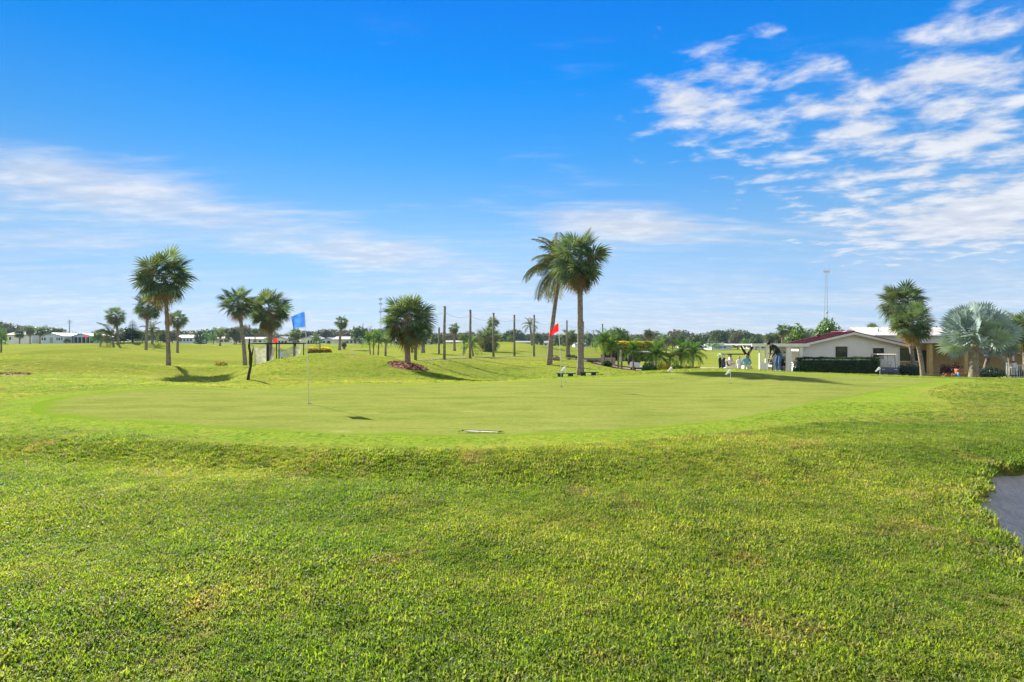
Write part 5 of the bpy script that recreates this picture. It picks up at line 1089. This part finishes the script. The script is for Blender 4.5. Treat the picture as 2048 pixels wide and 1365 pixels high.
golf_bag('dark green golf bag on the porch floor before the rightmost post', (PX(1585, 42.3), 42.3, gz), M_gbag, .25, .4); golf_bag('black golf bag beside the dark green bag', (PX(1592, 42.4), 42.4, gz), M_bag, .15, 1.0, .9)
t = thing('wire_gate', 'grey wire mesh gate with black end posts beside the porch panel', 'gate', (PX(1536, 42.2), 42.2, gz))
for sx in (-.34, .34): B('end_post', t, (sx, 0, .62), (.06, .06, 1.24), M_black)
B('rail', t, (0, 0, 1.20), (.64, .04, .05), M_steel); B('rail', t, (0, 0, .12), (.64, .04, .05), M_steel)
b = MB()
for k in range(11): b.tube([(-.31 + k * .062, 0, .1), (-.31 + k * .062, 0, 1.2)], .006, 4)
for k in range(12): b.tube([(-.33, .008, .14 + k * .095), (.33, .008, .14 + k * .095)], .005, 4)
ob('wire_mesh', b.mesh('wire_mesh', M_steel), t, kind='stuff')
t = thing('bar_stool', 'black bar stool under the porch beside the counter', 'stool', (PX(1566, 43.2), 43.2, gz)); T('seat', t, [(0, 0, .74), (0, 0, .80)], .18, M_black, 12)
for k in range(4): a = k * math.pi / 2 + .78; T('leg', t, [(.10 * math.cos(a), .10 * math.sin(a), .75), (.2 * math.cos(a), .2 * math.sin(a), 0)], .016, M_black, 6)
B('backrest', t, (.16, 0, 1.02), (.03, .3, .28), M_black)
# shelter with braced dark post
t = thing('shade_shelter', 'flat roofed shelter on a dark forked post left of the porch', 'shelter', (PX(1494, 47), 47, gz - .05)); B('roof', t, (.05, 0, 2.50), (1.35, 1.8, .07), M_hroof); B('roof_edge', t, (.05, -.92, 2.46), (1.37, .05, .10), M_soffit)
T('post', t, [(0, 0, 0), (.02, 0, 1.2), (0, 0, 1.75)], [.16, .15, .15], M_dkwood, 8)
for sx in (-1, 1): T('brace', t, [(0, 0, 1.6), (sx * .22, 0, 1.95), (sx * .5, 0, 2.44)], [.13, .10, .08], M_dkwood, 7)
B('light_pole', t, (.12, -.3, 1.25), (.05, .05, 2.4), M_fascia)
# retaining wall beside the pad, notice board
x0, x1, y_ = PX(1163, 57.5), PX(1232, 56.5), 57
tag(ob('low_wall', MB().box((0, 0, 0), (x1 - x0, .3, .85)).mesh('low_wall', M_plum2), None, ((x0 + x1) / 2, y_, H((x0 + x1) / 2, y_) + .1)), 'low tan retaining wall behind the slim date palms', 'wall')
t = thing('notice_board', 'tall pale notice board framed by two posts before the date palms', 'sign', at(1240, 50.5), R(42)); B('post', t, (-.24, 0, .9), (.11, .11, 1.9), M_post); B('post', t, (.24, 0, .9), (.11, .11, 1.9), M_post); B('board', t, (0, 0, 1.15), (.40, .05, 1.05), M_cream)
t2 = B('board_roof', t, (0, 0, 1.90), (1.0, .5, .07), M_soffit)

# ------------------------------------------------------------------ golf carts
def golf_cart(label, loc, rz, mbody, mroof, mseat, shield=True):
    t = thing('golf_cart', label, 'golf cart', loc, rz)
    ob('body', MB().prism([(-1.12, .36), (-1.18, .72), (-.98, .84), (-.28, .84), (-.22, .40), (.52, .34), (.72, .86), (.98, .84), (1.20, .58), (1.22, .34)], 'y', -.58, .58).mesh('body', mbody), t)
    B('floor_pan', t, (0, 0, .28), (2.2, 1.1, .10), M_black); B('seat', t, (-.45, 0, .90), (.50, 1.08, .12), mseat); B('backrest', t, (-.76, 0, 1.15), (.10, 1.06, .36), mseat, (0, R(-10), 0))
    ob('roof', MB().prism([(-.95, 1.76), (.55, 1.76), (.66, 1.79), (.55, 1.83), (-.92, 1.84), (-1.02, 1.80)], 'y', -.58, .58).mesh('roof', mroof), t)
    for sy in (-.52, .52):
        T('roof_post', t, [(-.98, sy, .8), (-.88, sy, 1.77)], .02, M_black, 6); T('roof_post', t, [(.70, sy, .84), (.50, sy, 1.77)], .02, M_black, 6)
    if shield: ob('windshield', MB().prism([(.74, .88), (.76, .88), (.54, 1.75), (.52, 1.75)], 'y', -.50, .50).mesh('windshield', M_shield), t)
    for sx in (-.82, .80):
        for sy in (-.52, .52):
            w = ob('wheel', MB().tube([(0, -.09, 0), (0, -.06, 0), (0, .06, 0), (0, .09, 0)], [.19, .23, .23, .19], 16).mesh('wheel', M_dk, True), t, (sx, sy, .22)); ob('rim', MB().tube([(0, -.1, 0), (0, .1, 0)], .11, 12).mesh('rim', M_fascia), w)
    ob('steering_wheel', MB().tube([(.16 * math.cos(a), .16 * math.sin(a), 0) for a in np.linspace(0, 6.283, 13)], .014, 5, cap=False).tube([(0, 0, 0), (.0, 0, -.35)], .02, 5).mesh('steering_wheel', M_black), t, (.30, .25, 1.12), (0, R(-55), 0))
    for sy in (-.38, .38): B('headlight', t, (1.10, sy, .70), (.05, .16, .09), M_fascia, (0, R(40), 0))
    B('bag_well', t, (-1.15, 0, .62), (.26, .9, .10), M_black); return t
c1 = (PX(1285, 52.5), 52.5, H(PX(1285, 52.5), 52.5)); golf_cart('white golf cart behind the date palms on the pad', c1, R(-12), M_cartw, M_fascia, M_black)
golf_bag('dark golf bag strapped on the rear of the white cart', Vector(c1) + Vector((-1.15, .45, .62)), M_bag, 0, 0, .8)
c2 = (PX(1768, 42.0), 42.0, H(PX(1768, 42), 42)); golf_cart('navy golf cart with a cream roof parked against the hedge end', c2, R(-105), M_navy, M_cream, M_cream)
c3 = (PX(1472, 46), 46, H(PX(1472, 46), 46)); golf_cart('golf cart with a dark roof left of the man in the blue shirt', c3, R(5), M_cartw, M_black, M_cream, False)
golf_bag('black golf bag on the back of the dark roofed cart, near side', Vector(c3) + Vector((-1.12, -.22, .66)), M_bag, .1, .2); golf_bag('black golf bag on the back of the dark roofed cart, far side', Vector(c3) + Vector((-1.14, .24, .66)), M_bag, -.1, 1.2)
c4 = (PX(1561, 49), 49, H(PX(1561, 49), 49)); golf_cart('cream golf cart parked behind the porch counter', c4, R(15), M_cream, M_black, M_black)

# ------------------------------------------------------------------ fence, ball washer, pots
t = thing('picket_fence', 'grey metal picket fence at the right edge by the yellow wing', 'fence', at(2014, 36.2)); x1 = PX(2120, 36.2) - t.location.x
pm = MB().box((0, 0, .48), (.022, .022, .90)).mesh('picket', M_steel)
for k in range(int(x1 / .125)): ob('picket', pm, t, (.06 + k * .125, 0, 0))
for z in (.12, .84): B('rail', t, (x1 / 2, 0, z), (x1, .04, .04), M_steel)
for x in (0, x1 / 2, x1): B('fence_post', t, (x, 0, .45), (.07, .07, 1.1), M_steel)
t = thing('ball_washer', 'ball washer on a grey stand with a red top at the right edge', 'ball washer', at(2027, 33.5)); B('stand', t, (0, 0, .35), (.09, .09, .8), M_steel); B('side_post', t, (.18, .02, .40), (.05, .05, .95), M_steel); B('shelf', t, (.05, 0, .22), (.32, .2, .04), M_black)
ob('housing', MB().box((0, 0, .80), (.24, .18, .30)).mesh('housing', M_fascia), t); T('red_cap', t, [(0, 0, .95), (0, 0, 1.02), (0, 0, 1.06)], [.09, .10, .03], M_red, 10); ob('towel', MB().prism([(.12, .45), (.26, .45), (.26, .80), (.12, .80)], 'y', -.02, .02).mesh('towel', M_pen), t)
def pot(label, px, D, r, h, m, z=0.0):
    t = thing('plant_pot', label, 'pot', at(px, D, z)); ob('pot', MB().tube([(0, 0, 0), (0, 0, h * .6), (0, 0, h * .9), (0, 0, h)], [r * .65, r * .95, r, r * 1.08], 12).mesh('pot', m, True), t); ob('soil', MB().tube([(0, 0, h * .9), (0, 0, h * 1.003)], r * .9, 12).mesh('soil', M_core), t); return t
pot('blue glazed pot left of its taller twin by the silver palm', 1911, 39.0, .11, .30, M_bpot); pot('tall blue glazed pot beside the silver palm trunk', 1919, 38.8, .12, .40, M_bpot); pot('wide orange bowl planter above the blue pots', 1919, 40.5, .28, .62, M_terra)

# ------------------------------------------------------------------ people
def person(label, loc, rz, J, E_, mats, hair, cap=None, s=1.0):
    """one continuous skinned body; J: name -> (x,y,z,r); E_: (a,b,material index)"""
    names = list(J); V = [Vector(J[n][:3]) * s for n in names]; me = bpy.data.meshes.new('person'); me.from_pydata(V, [(names.index(a), names.index(b)) for a, b, _ in E_], [])
    o = bpy.data.objects.new('tmp', me); COL.objects.link(o); o.modifiers.new('s', 'SKIN'); 
    for i, n in enumerate(names): me.skin_vertices[0].data[i].radius = (J[n][3] * s,) * 2; me.skin_vertices[0].data[i].use_root = (i == 0)
    sb = o.modifiers.new('d', 'SUBSURF'); sb.levels = sb.render_levels = 2
    dg = bpy.context.evaluated_depsgraph_get(); m2 = bpy.data.meshes.new_from_object(o.evaluated_get(dg)); bpy.data.objects.remove(o); m2.name = 'person'
    m2.materials.clear()
    for m in mats: m2.materials.append(m)
    seg = [(Vector(J[a][:3]) * s, Vector(J[b][:3]) * s, k) for a, b, k in E_]
    for p in m2.polygons:
        c = p.center; best = 1e9
        for a, b, k in seg:
            d = b - a; q = max(0, min(1, (c - a).dot(d) / d.length_squared)); e = (c - a - d * q).length
            if e < best: best, p.material_index = e, k
        p.use_smooth = True
    o = ob('person', m2, None, loc, (0, 0, rz)); tag(o, label, 'person')
    hd = Vector(J['head'][:3]) * s; nk = (hd - Vector(J['neck'][:3]) * s).normalized(); r = J['head'][3] * s; f = Vector((1, 0, 0)); f = (f - nk * f.dot(nk)).normalized(); sd = nk.cross(f)
    M = Matrix((f, sd, nk)).transposed().to_4x4(); M.translation = hd
    hb = MB().ball((-.014, 0, .022), (r * 1.08, r * 1.02, r * 1.12), 0, 12, 8); hb.v = [tuple(M @ Vector(v)) for v in hb.v if True]; hb.v = [v if (M.inverted() @ Vector(v)).x < .045 or (M.inverted() @ Vector(v)).z > .06 else tuple(M @ ((M.inverted() @ Vector(v)) * .8)) for v in hb.v]
    ob('hair', hb.mesh('hair', hair, True), o)
    fb = MB().ball((r * 1.05, 0, -.01), (.022, .014, .024), 0, 6, 4).ball((r * .97, .033, .022), (.012, .014, .008), 1, 6, 4).ball((r * .97, -.033, .022), (.012, .014, .008), 1, 6, 4).ball((r * .96, 0, -.05), (.012, .026, .008), 2, 6, 4).ball((0, r, 0), (.022, .012, .032), 0, 6, 4).ball((0, -r, 0), (.022, .012, .032), 0, 6, 4)
    fb.v = [tuple(M @ Vector(v)) for v in fb.v]; ob('face', fb.mesh('face', [M_skin, M_hair, M_terra], True), o)
    if cap:
        cb = MB().ball((0, 0, .045), (r * 1.14, r * 1.08, r * .95), 0, 12, 8).box((r * 1.3, 0, .05), (r * 1.1, r * 1.5, .018)); cb.v = [tuple(M @ Vector(v)) for v in cb.v]; ob('cap', cb.mesh('cap', cap, True), o)
    gb = MB()
    for sfx in 'LR':
        h = Vector(J['hand' + sfx][:3]) * s; w = Vector(J['wrist' + sfx][:3]) * s; d = (h - w).normalized(); u = d.orthogonal().normalized(); q = d.cross(u)
        for k in range(4): a = h + u * (.026 - .017 * k); gb.tube([a, a + d * .035, a + d * .055 + q * .03, a + d * .035 + q * .05], [.010, .0095, .009, .007], 5)
        gb.tube([h - d * .05 + u * .03, h - d * .01 + u * .055, h + d * .015 + u * .05 + q * .03], [.012, .011, .008], 5)
    ob('fingers', gb.mesh('fingers', M_skin, True), o); return o
BODY = [('pelvis', 'spine', 0), ('spine', 'chest', 0), ('chest', 'neck', 0), ('neck', 'head', 2)]
for S in 'LR': BODY += [('pelvis', 'hip' + S, 1), ('hip' + S, 'knee' + S, 1), ('knee' + S, 'ank' + S, 1), ('ank' + S, 'toe' + S, 3), ('chest', 'sh' + S, 0), ('sh' + S, 'elb' + S, 0), ('elb' + S, 'wrist' + S, 0), ('wrist' + S, 'hand' + S, 2)]
def joints(pel, spn, che, nek, hd, hips, knees, anks, toes, shs, elbs, wris, hands, big=1.0):
    J = {'pelvis': (*pel, .15 * big), 'spine': (*spn, .155 * big), 'chest': (*che, .165 * big), 'neck': (*nek, .06), 'head': (*hd, .098)}
    for S, i in (('L', 0), ('R', 1)):
        J['hip' + S] = (*hips[i], .10); J['knee' + S] = (*knees[i], .066); J['ank' + S] = (*anks[i], .05); J['toe' + S] = (*toes[i], .042); J['sh' + S] = (*shs[i], .075); J['elb' + S] = (*elbs[i], .052); J['wrist' + S] = (*wris[i], .036); J['hand' + S] = (*hands[i], .042)
    return J
pp = at(1556, 29.0)
Jp = joints((-.10, 0, .93), (.04, 0, 1.13), (.22, 0, 1.32), (.38, 0, 1.43), (.47, 0, 1.50), ((-.09, .12, .86), (-.09, -.12, .86)), ((.03, .15, .49), (.02, -.15, .49)), ((-.04, .17, .09), (-.05, -.17, .09)), ((.15, .19, .045), (.14, -.19, .045)), ((.24, .20, 1.33), (.24, -.20, 1.33)), ((.30, .20, 1.04), (.30, -.20, 1.03)), ((.36, .06, .80), (.36, -.05, .84)), ((.39, .03, .73), (.38, -.01, .78)))
person('man in a black jacket and blue jeans bending over a putt', pp, R(188), Jp, BODY, [M_jacket, M_jeans, M_skin, M_white], M_hair, M_jacket)
t = thing('putter', 'putter held by the bending man in the black jacket', 'golf club', pp, R(188)); T('shaft', t, [(.36, 0, .86), (.62, -.02, .05)], .008, M_pen, 6); T('grip', t, [(.345, 0, .90), (.40, 0, .70)], .014, M_white, 8); B('club_head', t, (.64, -.02, .035), (.03, .12, .03), M_steel)
tag(ob('golf_ball', MB().ball((0, 0, .021), .021, 0, 8, 6).mesh('golf_ball', M_white, True), None, at(1533, 28.6)), 'white golf ball at the head of the putter', 'golf ball')
def standing(hipf=0.0, handhip=False, big=1.0):
    aR = ((.02, -.36, 1.14), (.06, -.20, 1.00), (.09, -.15, .98)) if handhip else ((.02, -.27, 1.13), (.07, -.26, .90), (.09, -.25, .82))
    aL = ((.02, .36, 1.14), (.06, .20, 1.00), (.09, .15, .98)) if handhip == 2 else ((.02, .27, 1.13), (.07, .26, .90), (.09, .25, .82))
    return joints((0, 0, .95), (.01, 0, 1.15), (0, 0, 1.36), (.01, 0, 1.52), (.03, 0, 1.65), ((0, .10, .90), (0, -.10, .90)), ((.03, .12, .50), (.0, -.12, .50)), ((-.02, .13, .09), (-.03, -.13, .09)), ((.15, .16, .045), (.14, -.16, .045)), ((0, .20, 1.41), (0, -.20, 1.41)), (aL[0], aR[0]), (aL[1], aR[1]), (aL[2], aR[2]), big)
person('man in a light blue shirt and khaki trousers standing with hands on hips', at(1493, 44), R(75), standing(0, 2, 1.12), BODY, [M_bshirt, M_khaki, M_skin, M_white], M_grey)
person('dark haired woman in black standing under the porch behind the putting man', (PX(1562, 42.9), 42.9, -1.29), R(200), standing(), BODY, [M_jacket, M_bag, M_skin, M_black], M_hair, s=.97)
def seated(): return joints((0, 0, .52), (.0, 0, .74), (.02, 0, .94), (.05, 0, 1.10), (.08, 0, 1.22), ((.06, .11, .50), (.06, -.11, .50)), ((.46, .13, .52), (.46, -.13, .52)), ((.48, .13, .10), (.48, -.13, .10)), ((.64, .15, .05), (.64, -.15, .05)), ((.02, .19, .98), (.02, -.19, .98)), ((.12, .25, .74), (.14, -.25, .74)), ((.34, .17, .68), (.34, -.16, .66)), ((.42, .15, .68), (.42, -.14, .66)))
person('person in a white top sitting in the dark roofed golf cart', Vector(c3) + Vector((-.40, .26, .46)), R(5), seated(), BODY, [M_wshirt, M_khaki, M_skin, M_white], M_grey)
person('person in a white shirt standing left of the man in blue', at(1478.5, 44.6), R(110), standing(), BODY, [M_wshirt, M_wshirt, M_skin, M_white], M_grey, s=.92)

# ------------------------------------------------------------------ humid air
hz = bpy.data.materials.new('haze'); hz.use_nodes = True; nt = hz.node_tree; nt.nodes.remove(nt.nodes['Principled BSDF'])
pv = nt.nodes.new('ShaderNodeVolumePrincipled'); pv.inputs['Color'].default_value = (.42, .72, 1.0, 1); pv.inputs['Density'].default_value = .00015; pv.inputs['Anisotropy'].default_value = .1
nt.links.new(pv.outputs[0], nt.nodes['Material Output'].inputs['Volume'])
ob('haze', MB().box((0, 420, 32), (1960, 1080, 72)).mesh('haze', hz), kind='stuff')
